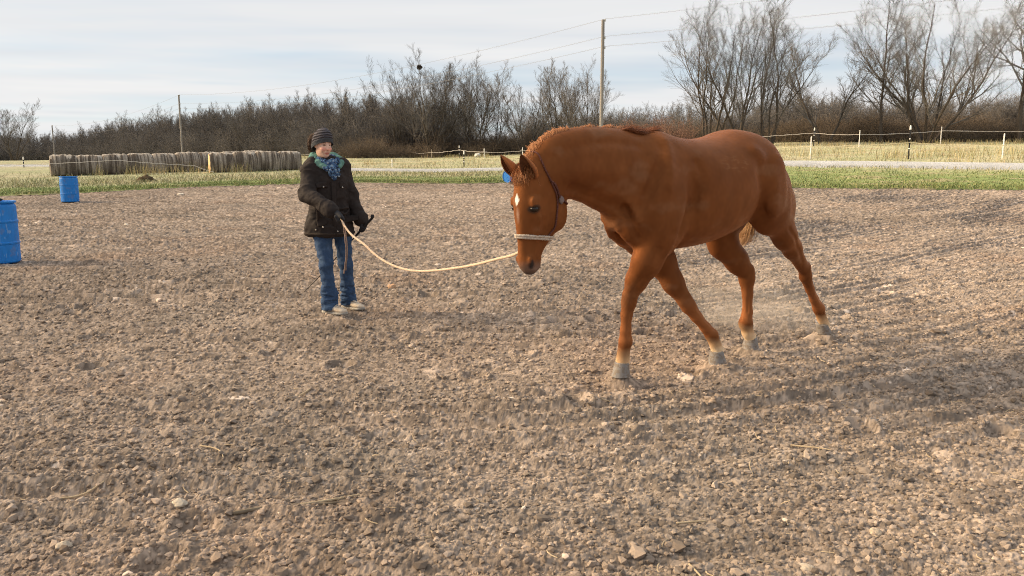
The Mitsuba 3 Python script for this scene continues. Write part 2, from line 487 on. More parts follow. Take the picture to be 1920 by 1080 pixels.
def offspring(P, R, m, lo, hi, angle, ratio, r, thin):
    """m branches on each polyline: start, direction, length, radius."""
    N, K = P.shape[:2]
    t = lo + (hi - lo) * (np.arange(m)[None] + r.random((N, m))) / m
    f = t * (K - 1); i = np.minimum(f.astype(int), K - 2); w = (f - i)[..., None]; n = np.arange(N)[:, None]
    s = P[n, i] * (1 - w) + P[n, i + 1] * w; tan = unit(P[n, i + 1] - P[n, i])
    rad = R[n, i] * (1 - w[..., 0]) + R[n, i + 1] * w[..., 0]
    side = unit(np.cross(tan, r.normal(0, 1, tan.shape)))
    a = np.radians(angle) * r.uniform(.6, 1.35, t.shape)[..., None]
    d = tan * np.cos(a) + side * np.sin(a)
    Ln = np.linalg.norm(np.diff(P, axis=1), axis=2).sum(1)[:, None] * ratio * (1.15 - .75 * t) * r.uniform(.6, 1.25, t.shape)
    return s.reshape(-1, 3), d.reshape(-1, 3), Ln.ravel(), (rad * thin).ravel()


def bare_tree(seed, H, stems, lean, trunk_r, straight=False, counts=(9, 7, 6), fine=.010, spread=1.0):
    r = np.random.default_rng(seed)
    a = np.arange(stems) * 2.4 + r.uniform(0, 6.28); tilt = lean * (r.uniform(.25, 1, stems) if stems > 1 else np.array([.15]))
    st = np.stack([np.cos(a) * .3 * (stems > 1), np.sin(a) * .3 * (stems > 1), np.full(stems, -.3)], 1)
    d = np.stack([np.cos(a) * np.sin(tilt), np.sin(a) * np.sin(tilt), np.cos(tilt)], 1)
    K = 14; L = H * r.uniform(.78, 1.0, stems) if stems > 1 else np.array([H])
    P0 = grow(st, d, L, K, .06 if straight else .11, .05, r)
    R0 = trunk_r * r.uniform(.7, 1.1, stems)[:, None] * (1 - .93 * np.linspace(0, 1, K) ** .8)[None] + .006
    s, d, L1, r1 = offspring(P0, R0, counts[0], .18, .98, 34 * spread, .50, r, .62)
    P1 = grow(s, d, L1, 8, .13, .11, r); R1 = np.maximum(r1[:, None] * (1 - .85 * np.linspace(0, 1, 8))[None], fine * .9)
    s, d, L2, r2 = offspring(P1, R1, counts[1], .12, .98, 36 * spread, .46, r, .6)
    P2 = grow(s, d, np.maximum(L2, .35), 5, .15, .10, r); R2 = np.maximum(r2[:, None] * (1 - .8 * np.linspace(0, 1, 5))[None], fine * .7)
    s, d, L3, r3 = offspring(P2, R2, counts[2], .1, 1.0, 32, .55, r, .6)
    P3 = grow(s, d, np.maximum(L3, .35), 2, .1, .08, r); R3 = np.maximum(r3[:, None] * np.array([1, .5])[None], fine * .55)
    return tubes(P0, R0, 6), join([tubes(P1, R1, 4), tubes(P2, R2, 3), tubes(P3, R3, 3)])


def shrub(seed, H, W, n, fine=.009):
    """A thicket of canes with side twigs."""
    r = np.random.default_rng(seed); a = r.uniform(0, 6.283, n); q = W * np.sqrt(r.random(n))
    s = np.stack([np.cos(a) * q, np.sin(a) * q * .7, np.full(n, -.2)], 1)
    d = np.stack([r.normal(0, .35, n), r.normal(0, .35, n), np.ones(n)], 1)
    P = grow(s, d, H * r.uniform(.45, 1.05, n), 6, .2, .02, r); R = np.maximum(.018 * (1 - .8 * np.linspace(0, 1, 6))[None] * r.uniform(.6, 1.4, n)[:, None], fine * .6)
    s, d, L, r1 = offspring(P, R, 7, .1, 1.0, 50, .45, r, .7)
    P1 = grow(s, d, L, 4, .25, .03, r); R1 = np.maximum(r1[:, None] * np.array([1, .8, .6, .4])[None], fine * .5)
    s, d, L, r1 = offspring(P1, R1, 3, .2, 1.0, 45, .6, r, .7)
    P2 = grow(s, d, L, 3, .25, .03, r); R2 = np.maximum(r1[:, None] * np.array([1, .7, .4])[None], fine * .45)
    return join([tubes(P, R, 4), tubes(P1, R1, 3), tubes(P2, R2, 3)])


def group(key, parts):
    scene[key] = {'type': 'shapegroup', **{n: mikit.ply(m, b) for n, m, b in parts}}


def inst(key, of, x, y, a=0.0, s=1.0, sz=None, dz=0.0):
    sz = sz or s
    scene[key] = {'type': 'instance', 'g': {'type': 'ref', 'id': of},
                  'to_world': T().translate([float(x), float(y), float(terrain(x, y) + dz)]).rotate([0, 0, 1], math.degrees(a)).scale([s, s, sz])}


CLUMP_TRUNK = {}
KINDS = {'tall': [(211, 12, 5, .42, .12), (212, 12, 4, .46, .13), (213, 12, 5, .5, .12)],
         'clump': [(201, 12, 7, .62, .12), (202, 12, 6, .58, .13), (203, 12, 8, .68, .11), (204, 12, 6, .55, .13)],
         'wood': [(221, 11, 4, .62, .13), (222, 11, 3, .66, .15), (223, 11, 4, .58, .13), (224, 11, 5, .7, .12)]}
for i, (sd, H, st, ln, tr) in enumerate(KINDS['clump']):
    a, b = bare_tree(sd, H, st, ln, tr, counts=(11, 9, 8), fine=.0105)
    CLUMP_TRUNK[i] = a
    group(f'clump_tree_shape_{i}', [('trunk', a, 'bark_mat'), ('crown', b, 'twig_mat')])
for i, (sd, H, st, ln, tr) in enumerate(KINDS['tall']):
    a, b = bare_tree(sd, H, st, ln, tr, counts=(11, 9, 8), fine=.0105)
    group(f'tall_tree_shape_{i}', [('trunk', a, 'bark_mat'), ('crown', b, 'twig_mat')])
for i, (sd, H, st, ln, tr) in enumerate(KINDS['wood']):
    a, b = bare_tree(sd, H, st, ln, tr, counts=(13, 9, 7), fine=.014)
    group(f'wood_tree_shape_{i}', [('trunk', a, 'bark_mat'), ('crown', b, 'twig_mat')])
for i, sd in enumerate((231, 232)):
    a, b = bare_tree(sd, 13, 1, .12, .17, True, counts=(18, 10, 9), fine=.0105, spread=1.3)
    group(f'straight_tree_shape_{i}', [('trunk', a, 'bark_mat'), ('crown', b, 'twig_mat')])
a, b = bare_tree(241, 12, 9, .95, .15, counts=(12, 9, 8), fine=.0105)
group('spreading_tree_shape', [('trunk', a, 'bark_mat'), ('crown', b, 'twig_mat')])
for i in range(4):
    group(f'brush_shape_{i}', [('canes', shrub(251 + i, 2.6, 1.9, 95), 'brush_mat')])
    group(f'dark_brush_shape_{i}', [('canes', shrub(261 + i, 3.6, 2.6, 120, .013), 'twig_mat')])
group('red_brush_shape', [('canes', shrub(271, 3.0, 1.8, 130), 'red_mat')])


# one tree each: (x, y, kind, turn, size, height factor, label)
def px_x(px, D):
    return (px - 960) / 1478.0 * D


TREES = [
    (800, 97, 'clump_tree_shape_0', .3, .90, 'bare multi-stemmed tree with a dark nest high in it, right of the person'),
    (868, 98, 'clump_tree_shape_2', 1.7, .93, 'bare multi-stemmed tree just right of the tree with the nest'),
    (760, 101, 'clump_tree_shape_3', 4.1, .80, 'lower bare tree just left of the tree with the nest'),
    (815, 96, 'clump_tree_shape_1', 2.4, 1.03, 'tallest bare tree right of the person, close against the tree with the nest'),
    (892, 97, 'clump_tree_shape_0', 3.3, .88, 'bare tree on the right shoulder of the large clump'),
    (735, 103, 'clump_tree_shape_2', .7, .70, 'small bare tree at the left foot of the large clump'),
    (920, 95, 'wood_tree_shape_0', 2.2, .84, 'slender bare tree between the large clump and the horse\'s mane'),
    (985, 93, 'clump_tree_shape_1', 5.0, .78, 'bare tree rising above the front of the horse\'s mane'),
    (1040, 90, 'wood_tree_shape_2', .6, .88, 'bare tree with crooked branches above the middle of the horse\'s neck'),
    (1092, 88, 'clump_tree_shape_2', 3.0, .80, 'bare tree just left of the tall utility pole'),
    (1325, 80, 'tall_tree_shape_0', .2, 1.13, 'bare multi-stemmed tree over the horse\'s back, leftmost of the tall group on the right'),
    (1372, 79, 'tall_tree_shape_1', 2.6, 1.18, 'tall bare tree above the horse\'s croup, second of the tall group on the right'),
    (1432, 79, 'tall_tree_shape_2', 4.4, 1.12, 'tall bare tree above the horse\'s hindquarters, third of the tall group on the right'),
    (1534, 80, 'wood_tree_shape_1', 1.0, 1.0, 'crooked thin bare tree standing alone right of the horse\'s hindquarters'),
    (1642, 78, 'straight_tree_shape_0', 2.0, 1.16, 'thin bare tree with one straight stem left of the wide spreading tree'),
    (1722, 76, 'spreading_tree_shape', .9, 1.14, 'wide bare tree of many spreading stems behind the fence on the right'),
    (1896, 74, 'straight_tree_shape_1', 5.2, 1.25, 'tall single-stemmed bare tree near the right edge'),
]
for k, (px, D, kind, turn, s, lab) in enumerate(TREES):
    key = 'bare_tree' if k == 0 else f'bare_tree_{k:03d}'
    inst(key, kind, px_x(px, D), D, turn, s)
    say(key, lab, 'tree')
nb = len(TREES)
lone = f'bare_tree_{nb:03d}'
inst(lone, 'wood_tree_shape_3', px_x(38, 200), 200, 1.0, 1.35)
say(lone, 'pale bare tree standing above the wood at the far left', 'tree'); nb += 1

# the wood runs to the left behind the poles, farther and farther away
r_ = np.random.default_rng(301)
WOOD = np.array([(-125, 222), (-100, 196), (-62, 152), (-40, 128), (-22, 108), (-14, 104)], float)
def wood_y(x):
    return np.interp(x, WOOD[:, 0], WOOD[:, 1])
xs = np.concatenate([np.linspace(-150, -62, 24), np.linspace(-59, -14, 26)])
k = 0
for x in xs:
    x = x + r_.uniform(-.9, .9); y = wood_y(x) + r_.uniform(0, 6)
    key = f'wood_tree_{k:03d}' if k else 'wood_tree'
    s = r_.uniform(.95, 1.12) * np.interp(x, [-130, -80, -55, -14], [.78, .92, .86, .74])
    inst(key, f'wood_tree_shape_{r_.integers(0, 4)}', x, y, r_.uniform(0, 6.28), s, s * r_.uniform(.94, 1.04))
    say(key, 'dark bare tree in the front of the wood behind the hay bales', 'tree', 'trees along the front of the wood'); k += 1
k = 0
def stuff(name, kinds, x, y, s, sz=None, dz=0.0):
    global k
    k += 1
    inst(f'{name}__{k:03d}', kinds[r_.integers(0, len(kinds))], x, y, r_.uniform(0, 6.28), s, sz, dz)
for x in np.linspace(-165, -10, 92):
    for row in range(2):
        stuff('woodland', [f'wood_tree_shape_{i}' for i in range(4)], x + r_.uniform(-1.5, 1.5), wood_y(x) + 8 + 9 * row + r_.uniform(0, 6), r_.uniform(.9, 1.06) * np.interp(x, [-130, -80, -55, -14], [.78, .92, .86, .74]))
for x in np.linspace(-165, -8, 130):
    stuff('woodland', [f'dark_brush_shape_{i}' for i in range(4)], x, wood_y(x) + r_.uniform(-1, 4), r_.uniform(1.0, 1.7), r_.uniform(1.1, 1.9))
say('woodland', 'dark mass of bare branches and undergrowth behind the front trees on the left', 'woodland', kind='stuff')
k = 0
for i in range(170):
    px = r_.uniform(640, 1960); base = 97 if px < 1000 else 97 - (px - 1000) * .021
    D = base - 1 + r_.uniform(-2, 7); s = r_.uniform(.7, 1.25)
    stuff('brush', [f'brush_shape_{j}' for j in range(4)], px_x(px, D), D, s, s * r_.uniform(.7, 1.15))
for i in range(120):
    px = r_.uniform(600, 2050); base = 104 if px < 1000 else 104 - (px - 1000) * .020
    D = base + r_.uniform(0, 12); s = r_.uniform(.9, 1.4) * (.55 if 690 < px < 1010 else 1)
    stuff('brush', [f'dark_brush_shape_{j}' for j in range(4)], px_x(px, D), D, s, s * r_.uniform(.9, 1.35))
say('brush', 'brown tangled brush and saplings along the foot of the tree line', 'brush', kind='stuff')
for i, (px, D, s) in enumerate([(1165, 82, 1.15), (1215, 81, 1.3), (1262, 80, 1.2)]):
    key = f'red_bush_{i:03d}' if i else 'red_bush'
    inst(key, 'red_brush_shape', px_x(px, D), D, i * 2.0, s)
    say(key, ['reddish brown bush just right of the utility pole, above the withers', 'tallest reddish brown bush above the dip of the horse\'s back', 'reddish brown bush left of the tall trees, above the horse\'s loin'][i], 'bush')
# far trees that close the view between the crowns
k = 0
for i in range(60):
    px = r_.uniform(600, 2000); D = 135 + r_.uniform(0, 30)
    stuff('far_wood', [f'wood_tree_shape_{j}' for j in range(4)], px_x(px, D), D, r_.uniform(.6, .8))
say('far_wood', 'far bare trees seen low between the nearer trunks', 'woodland', kind='stuff')

P = (1.36 + (310 - 137) / 1478 * 97)
tv = CLUMP_TRUNK[1][0] * 1.03 @ rotz(2.4)[:3, :3].T + [px_x(815, 96), 96, float(terrain(px_x(815, 96), 96))]
home = tv[np.argmin(((tv - [px_x(813, 96), 96, P - .4]) * [1, .15, 1.2]) ** 2 @ np.ones(3))]
a_ = r_.normal(0, 1, (240, 3)); a_ = unit(a_) * r_.uniform(.1, 1, (240, 1)) ** .5 * [.24, .24, .21]; b_ = unit(r_.normal(0, 1, (240, 3)) * [1, 1, .5]) * .17
add('bird_nest', tubes(np.stack([a_ - b_, a_, a_ + b_], 1) + home, np.full((240, 3), .02), 4), 'bark_mat')
say('bird_nest', 'dark ball shaped nest high in the large clump of trees', 'nest')

# ------------------------------------------------------------------ hay bales
def hay(p, n, uv):
    """Weathered grey straw, with a wrapping of fine rings round the bale (uv.x runs along it, uv.y round it)."""
    st = noise(uv.x * 26, uv.y * 5, 1.0); bl = fbm(uv.x * 5, uv.y * 3.0, 3.0, 3); fi = noise(uv.x * 90, uv.y * 160, 5.0)
    c = mix((.085, .070, .058), (.30, .265, .225), smoothstep(.30, .85, .55 * st + .45 * bl))
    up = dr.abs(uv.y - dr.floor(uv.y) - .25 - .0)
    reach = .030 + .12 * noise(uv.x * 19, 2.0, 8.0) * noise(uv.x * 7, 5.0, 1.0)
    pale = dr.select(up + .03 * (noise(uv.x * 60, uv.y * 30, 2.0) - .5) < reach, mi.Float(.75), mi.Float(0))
    c = c * (1 - pale) + mi.Color3f(.40, .365, .32) * pale  # pale weathering streaks on the crown, also painted in to brighten the tops
    return c * (.7 + .6 * fi)


def straw(p, n, uv):
    st = noise(uv.x * 60, uv.y * 3, 1.0); bl = fbm(uv.x * 3, uv.y * 3, 3.0, 3)
    return mix((.46, .32, .17), (.60, .45, .27), .6 * st + .4 * bl)


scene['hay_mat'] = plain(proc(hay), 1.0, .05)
scene['straw_mat'] = plain(proc(straw), 1.0, .05)


def bale(seed, R=.82, Lg=1.5):
    """A round bale on its side along x, sagging and ribbed; the sheet of straw at its end apart."""
    nx, na = 34, 72
    u = np.linspace(0, 1, nx); a = np.linspace(0, 2 * np.pi, na)
    U, A = np.meshgrid(u, a, indexing='ij')
    q = np.stack([U * 9, np.cos(A) * 1.5, np.sin(A) * 1.5], -1)
    rr = R * (1 + .10 * (meshkit.fbm(q, 3, seed) - .5) + .05 * (meshkit.noise(np.stack([U * 22, np.cos(A) * 3, np.sin(A) * 3], -1), seed + 1) - .5)) * (1 - .10 * np.abs(2 * U - 1) ** 6)
    y, z = np.cos(A) * rr, np.sin(A) * rr
    z = np.where(z < -.60 * R, -.60 * R + (z + .60 * R) * .35, z) * np.where(z > 0, .96, 1)
    x = (U - .5) * Lg
    v = np.stack([x, y, z], -1); uv = np.stack([U, A / (2 * np.pi)], -1)
    rad = np.linspace(0, 1, 9)
    ends = []
    for e in (0, -1):
        ring = v[e]; cen = ring.mean(0)
        w = cen[None, None] + (ring[None] - cen) * rad[:, None, None]
        w[..., 0] += (-1 if e == 0 else 1) * .05 * (1 - rad[:, None] ** 2) + .03 * (meshkit.noise(w * 9, seed + 5) - .5)
        f = grid_faces(len(rad), na)
        ends.append((w.reshape(-1, 3), f if e == 0 else f[:, ::-1], np.stack([np.repeat(rad[:, None], na, 1), np.repeat(a[None] / 6.283, len(rad), 0)], -1).reshape(-1, 2)))
    return (v.reshape(-1, 3), grid_faces(nx, na)), uv.reshape(-1, 2), ends


nb_ = 0
def put_bale(x, y, turn, label, golden, roll):
    global nb_
    key = f'hay_bale_{nb_:03d}' if nb_ else 'hay_bale'; nb_ += 1
    m, uv, ends = bale(400 + nb_, .83 * (1 + .03 * math.sin(nb_ * 2.3)), 1.52)
    M = place(x, y, float(terrain(x, y)) + .58, turn)
    uv = uv + [nb_ * 1.37, 0]
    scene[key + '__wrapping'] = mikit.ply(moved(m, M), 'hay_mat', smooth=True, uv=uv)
    for i, (w, f, q) in enumerate(ends):
        scene[key + ('__end' if i == 0 else '__end_001')] = mikit.ply(moved((w, f), M), 'straw_mat' if golden and i == 0 else 'hay_mat', smooth=True, uv=q)
    say(key, label, 'hay bale', 'row of round hay bales')
    if golden:
        say(key + '__end', 'fresh golden straw at the cut end')


A0, A1 = np.array([-29.45, 52.4]), np.array([-19.7, 58.4])
nA = 9
ord_ = ['first', 'second', 'third', 'fourth', 'fifth', 'sixth', 'seventh', 'eighth', 'ninth', 'tenth']
d_ = (A1 - A0) / np.linalg.norm(A1 - A0); an_ = math.atan2(d_[1], d_[0])
for i in range(nA):
    p = A0 + d_ * 1.53 * i
    put_bale(p[0], p[1], an_ + .03 * math.sin(i * 5), f'weathered grey round hay bale, {ord_[i]} from the left in the long row', False, .1 * i)
B0, B1 = np.array([-19.75, 54.2]), np.array([-15.6, 56.2])
d_ = (B1 - B0) / np.linalg.norm(B1 - B0); an_ = math.atan2(d_[1], d_[0])
for i in range(4):
    p = B0 + d_ * 1.50 * i
    put_bale(p[0], p[1], an_, ['round hay bale with a golden cut end, leftmost of the short front row', 'round hay bale just right of the bale with the golden end', 'third round hay bale of the short front row, beside the last one', 'last round hay bale on the right, nearest the person'][i], i == 0, .07 * i)

# ------------------------------------------------------------------ poles and wires
scene['pole_mat'] = plain(proc(lambda p, n, uv: mix((.20, .185, .17), (.34, .32, .30), fbm(p.x * 9, p.y * 9, p.z * .8, 3))), .9, .15)
scene['wire_mat'] = plain((.22, .22, .23), .6, .4)
POLES = [(7.55, 68.0, 13.3, 'tall weathered wooden utility pole behind the horse\'s neck'), (-56.05, 136.0, 13.05, 'thin utility pole standing behind the hay bales'), (-116.7, 204.0, 11.4, 'small far utility pole above the left end of the hay bales')]
tops = []
scene['porcelain_mat'] = plain((.5, .5, .48), .3, .5)
for i, (x, y, zt, lab) in enumerate(POLES):
    key = f'utility_pole_{i:03d}' if i else 'utility_pole'
    z0 = float(terrain(x, y)) - .5
    scene[key + '__shaft'] = mikit.ply(moved(lathe([(0, 0), (.165, 0), (.155, 3), (.135, zt - z0 - .02), (.1, zt - z0), (0, zt - z0)], 14), place(x, y, z0)), 'pole_mat', smooth=40)
    for j, dz in enumerate((-.06, -1.45, -2.25)):
        scene[key + '__insulator' + (f'_{j:03d}' if j else '')] = mikit.ply(moved(lathe([(0, 0), (.05, 0), (.075, .06), (.04, .1), (.075, .14), (.03, .2), (0, .2)], 10), place(x + .17, y - .05, zt + dz - .1)), 'porcelain_mat', smooth=40)
    say(key, lab, 'utility pole')
    tops.append([np.array([x + .17, y - .05, zt + dz + .1]) for dz in (-.06, -1.45, -2.25)])
end = [np.array([78.0, -4.0, 14.0 + dz]) for dz in (-.1, -1.5, -2.3)]
spans = [(tops[0], end, 1.3), (tops[0], tops[1], 1.6), (tops[1], tops[2], 1.6)]
nw = 0
for si, (a, b, sag) in enumerate(spans):
    for j in range(3):
        t = np.linspace(0, 1, 40)[:, None]; p = a[j] * (1 - t) + b[j] * t; p[:, 2] -= 4 * sag * (t * (1 - t))[:, 0]
        key = f'power_line_{nw:03d}' if nw else 'power_line'; nw += 1
        add(key, tube(p, .011, 5), 'wire_mat')
        say(key, f'{["topmost", "middle", "lowest"][j]} overhead wire running ' + ['to the right from the tall pole', 'from the tall pole towards the hay bales', 'between the far left poles'][si], 'power line')

# ------------------------------------------------------------------ fences
scene['white_post_mat'] = plain((.82, .81, .77), .6, .4)
scene['black_post_mat'] = plain((.03, .03, .032), .6, .4)
scene['old_post_mat'] = plain((.36, .31, .25), .9, .2)
scene['tape_mat'] = plain((.72, .64, .42), .6, .3)
scene['white_tape_mat'] = plain((.66, .62, .58), .6, .3)


def post(key, x, y, zt, kind, label, group=None):
    z0 = float(terrain(x, y)); h = zt - z0
    if kind == 'tee':
        bar = trimesh.creation.extrude_polygon(__import__('shapely').Polygon([(-.045, 0), (.045, 0), (.045, .012), (.008, .012), (.008, .05), (-.008, .05), (-.008, .012), (-.045, .012)]), h)
        scene[key + '__bar'] = mikit.ply(moved(bar, place(x, y, z0, math.pi)), 'black_post_mat')
        scene[key + '__cap'] = mikit.ply(moved(lathe([(0, 0), (.055, 0), (.055, .2), (.03, .26), (0, .27)], 10), place(x, y, zt - .16)), 'white_post_mat', smooth=40)
        for j, f in enumerate((.32, .62)):
            scene[key + '__insulator' + (f'_{j:03d}' if j else '')] = mikit.ply(moved(lathe([(0, 0), (.05, 0), (.06, .03), (.05, .06), (0, .06)], 8), place(x, y - .03, z0 + h * f)), 'white_post_mat')
    else:
        R = {'white': .042, 'old': .05}[kind]
        scene[key + '__rod'] = mikit.ply(moved(lathe([(0, 0), (R, 0), (R * .9, h - .03), (R * .6, h), (0, h)], 8), place(x, y, z0)), {'white': 'white_post_mat', 'old': 'old_post_mat'}[kind], smooth=40)
        scene[key + '__clip'] = mikit.ply(moved(lathe([(0, 0), (R * 1.35, 0), (R * 1.35, .05), (0, .05)], 8), place(x, y, z0 + h * .72)), 'white_post_mat' if kind == 'white' else 'old_post_mat')
    say(key, label, 'fence post', group)


FRONT = [(-9.33, 62.0, 1.82, 'white', 'short white fence post, leftmost of the near fence, by the person\'s shoulder'),
         (-3.65, 60.6, 2.35, 'tee', 'black steel fence post with white top beyond the lead rope, near fence'),
         (4.2, 57.5, 2.6, 'white', 'white fence post of the near fence behind the horse\'s neck'),
         (12.2, 54.6, 2.95, 'white', 'white fence post of the near fence behind the horse\'s barrel'),
         (19.3, 51.7, 3.20, 'white', 'white fence post just right of the horse\'s rump, near fence'),
         (24.9, 50.2, 3.72, 'tee', 'tall black steel fence post with white top and bands, right of the horse'),
         (29.7, 48.4, 3.26, 'white', 'white fence post close to the right edge, near fence')]
BACK = [(-16.8, 96.7, 3.25, 'white', 'white topped post of the far fence, just right of the person\'s shoulder'),
        (-12.15, 95.8, 3.25, 'old', 'grey wooden post of the far fence below the large clump of trees'),
        (-9.3, 92.5, 3.2, 'old', 'second grey wooden post of the far fence below the large clump of trees'),
        (-5.9, 89.6, 3.45, 'tee', 'black steel post of the far fence behind the near black post'),
        (-2.98, 85.9, 3.15, 'white', 'white post of the far fence left of the horse\'s ears'),
        (1.1, 84.6, 3.25, 'white', 'white post of the far fence beside the horse\'s forelock and mane'),
        (27.6, 73.3, 4.65, 'tee', 'black steel post with white top, far fence, just behind the white post by the rump'),
        (30.5, 70.4, 4.4, 'white', 'white post of the far fence, second to the right of the horse\'s rump'),
        (39.3, 73.5, 4.85, 'white', 'white post of the far fence between the black post and the right edge')]
FIELD = [(-46.5, 76.0, 2.05, 'tee', 'dark post in the pasture left of the hay bales')]
np_ = 0
for lst in (FRONT, BACK, FIELD):
    for x, y, zt, kind, lab in lst:
        post('fence_post' if np_ == 0 else f'fence_post_{np_:03d}', x, y, zt, kind, lab); np_ += 1


def tape(key, pts, w, mat, label, sag=.05):
    P = []
    for a, b in zip(pts, pts[1:]):
        t = np.linspace(0, 1, 14)[:, None]; p = np.array(a) * (1 - t) + np.array(b) * t; p[:, 2] -= 4 * sag * (t * (1 - t))[:, 0]; P.append(p[:-1] if b is not pts[-1] else p)
    say(add(key, tube(np.vstack(P), w, 5), mat), label, 'fence tape')


tape('fence_tape', [(x, y - .05, terrain(x, y) + .72 * (zt - terrain(x, y)) * (.72 if k == 'tee' else .78)) for x, y, zt, k, _ in [(-15, 64, 2.1, 'white', '')] + FRONT + [(40, 45.5, 3.4, 'white', '')]], .015, 'tape_mat', 'yellowish electric fence tape strung along the near fence posts', .06)
tape('fence_tape', [(x, y - .06, zt - .38) for x, y, zt, k, _ in [(-30, 98, 3.0, 'w', '')] + BACK + [(58, 66, 4.6, 'w', '')]], .019, 'white_tape_mat', 'whitish electric fence tape strung along the far fence posts', .08)
tape('fence_tape', [(-46, 58, 1.35), (-46.5 + 9, 60.0, 1.42), (-31.5, 49.5, 1.36), (-25, 50.5, 1.68), (-20.5, 51.5, 1.34), (-19.3, 51.6, .92)], .012, 'white_tape_mat', 'thin grey electric fence line hanging in front of the hay bales', .03)
# ------------------------------------------------------------------ barrels, mound, stones, stalks
def drum_blue(p, n, uv):
    a = fbm(p.x * 6, p.y * 6, p.z * 3, 3); b = fbm(p.x * 30, p.y * 30, p.z * 8, 2)
    c = mix((.011, .150, .50), (.016, .190, .58), a) * (.9 + .2 * b)
    mud = smoothstep(.60, .68, fbm(p.x * 11, p.y * 11, p.z * 7 + 3, 4)); scuff = smoothstep(.80, .86, noise(p.x * 55, p.y * 55, p.z * 12)) * .45
    c = c * (1 - scuff) + mi.Color3f(.20, .34, .55) * scuff
    return c * (1 - .25 * mud) + mi.Color3f(.17, .16, .16) * .25 * mud


scene['drum_mat'] = plain(proc(drum_blue), .5, .25)
scene['dull_black_mat'] = plain((.018, .018, .02), .75, .3)
DRUM = [(0, 0), (.265, 0), (.285, .018), (.288, .05), (.288, .27), (.298, .28), (.299, .30), (.288, .31), (.288, .58), (.298, .59), (.299, .61), (.288, .62), (.286, .80), (.279, .835), (.262, .855), (.268, .862), (.290, .866), (.292, .888), (.283, .892), (.272, .888), (.268, .868), (0, .866)]


def drum(key, M, label):
    scene[key + '__shell'] = mikit.ply(moved(lathe(DRUM, 56), M), 'drum_mat', smooth=40)
    for i, x in enumerate((-.17, .17)):
        scene[key + '__bung' + (f'_{i:03d}' if i else '')] = mikit.ply(moved(lathe([(0, .86), (.038, .86), (.038, .882), (.03, .886), (0, .882)], 16), np.asarray(M) @ place(x, .05, 0)), 'drum_mat', smooth=40)
    say(key, label, 'barrel', 'blue plastic barrels')


drum('blue_barrel', place(-7.49, 11.42, -.04, .4), 'nearest blue plastic barrel, cut by the left edge, with a black bundle on its lid')
drum('blue_barrel_001', place(-15.55, 27.9, float(terrain(-15.55, 27.9)) - .03, 1.0), 'blue plastic barrel standing upright at the edge of the grass before the hay bales')
side = place(.33, 38.75, float(terrain(.33, 38.75)) + .26, -2.25) @ np.array([[0, 0, 1, 0], [0, 1, 0, 0], [-1, 0, 0, 0], [0, 0, 0, 1.0]])
drum('blue_barrel_002', side, 'blue barrel lying on its side in the grass just left of the horse\'s forelock')
b_ = trimesh.creation.icosphere(3); q = np.asarray(b_.vertices); w_ = 1 + .5 * (meshkit.fbm(q * 2.2, 3, 5)[:, None] - .5)
add('black_bundle', (q * w_ * [.16, .11, .045] + [-7.49 + .02, 11.42 - .08, .875], b_.faces), 'dull_black_mat', smooth=True)
say('black_bundle', 'crumpled black cloth lying on the lid of the nearest blue barrel', 'cloth')
scene['white_cloth_mat'] = plain((.62, .62, .62), .8, .3)
add('white_strap', tube(curve([(-7.40, 11.30, .87), (-7.33, 11.24, .94), (-7.29, 11.22, .90), (-7.26, 11.20, .86)], 14), .012, 6), 'white_cloth_mat', smooth=True)
say('white_strap', 'short white strap beside the black cloth on the nearest barrel', 'strap')

q = np.asarray(b_.vertices); w_ = 1 + .8 * (meshkit.fbm(q * 3, 4, 9)[:, None] - .5)
scene['dung_mat'] = plain(proc(lambda p, n, uv: mix((.035, .026, .018), (.10, .075, .045), fbm(p.x * 14, p.y * 14, p.z * 14, 3))), 1.0, .1)
z_ = float(terrain(-19.2, 41.8))
add('dung_heap', (q * w_ * [.48, .36, .34] + [-19.2, 41.8, z_ + .02], b_.faces), 'dung_mat', smooth=True)
say('dung_heap', 'small dark brown heap in the grass in front of the hay bales', 'heap')


def stone(key, x, y, s, c, seed, label, cat='stone', group=None, flat=.7):
    m = trimesh.creation.icosphere(3); q = np.asarray(m.vertices)
    w = 1 + .9 * (meshkit.fbm(q * 1.1 + seed, 3, seed)[:, None] - .5) + .16 * (meshkit.noise(q * 6 + seed)[:, None] - .5)
    name = f'stone_mat_{seed}'
    scene[name] = plain(proc(lambda p, n, uv: mi.Color3f(c) * (.75 + .5 * fbm(p.x / s * 1.7, p.y / s * 1.7, p.z / s * 1.7, 3))), 1.0, .15)
    z = float(soil_height(np.array([x]), np.array([y]), False)[0][0]) - .055 + float(terrain(x, y)) if y < edge(np.array([x]))[0] else float(terrain(x, y)) + .03
    say(add(key, moved((q * w * s * [1.2, .9, flat], m.faces), place(x, y, z + s * .22, seed)), name, smooth=True), label, cat, group)


stone('tan_clod', -1.41, 9.15, .055, (.42, .27, .17), 501, 'orange tan clod standing out on the soil right of the person\'s feet', 'clod')
stone('pale_stone', -1.37, 3.07, .028, (.42, .37, .30), 502, 'pale rounded stone in the soil near the lower left corner')
stone('pale_stone', -1.86, 2.62, .02, (.36, .33, .28), 503, 'small greyish stone low in the left foreground')
stone('pale_stone', 1.42, 2.9, .024, (.40, .33, .25), 504, 'small pale stone in the foreground right of the middle')
stone('pale_stone', 1.05, 2.62, .022, (.38, .33, .27), 505, 'rounded stone at the bottom of the photo right of the middle')
stone('pale_stone', -1.66, 2.74, .024, (.36, .31, .25), 506, 'brown grey stone above the bottom edge on the left')
stone('white_rock', -3.75, 88.0, .38, (.72, .70, .66), 507, 'white rock lying by the far fence left of the horse\'s ears', 'rock', flat=.9)
stone('pale_stone', -9.1, 18.6, .05, (.60, .55, .46), 508, 'pale stone on the far soil behind the person on the left')
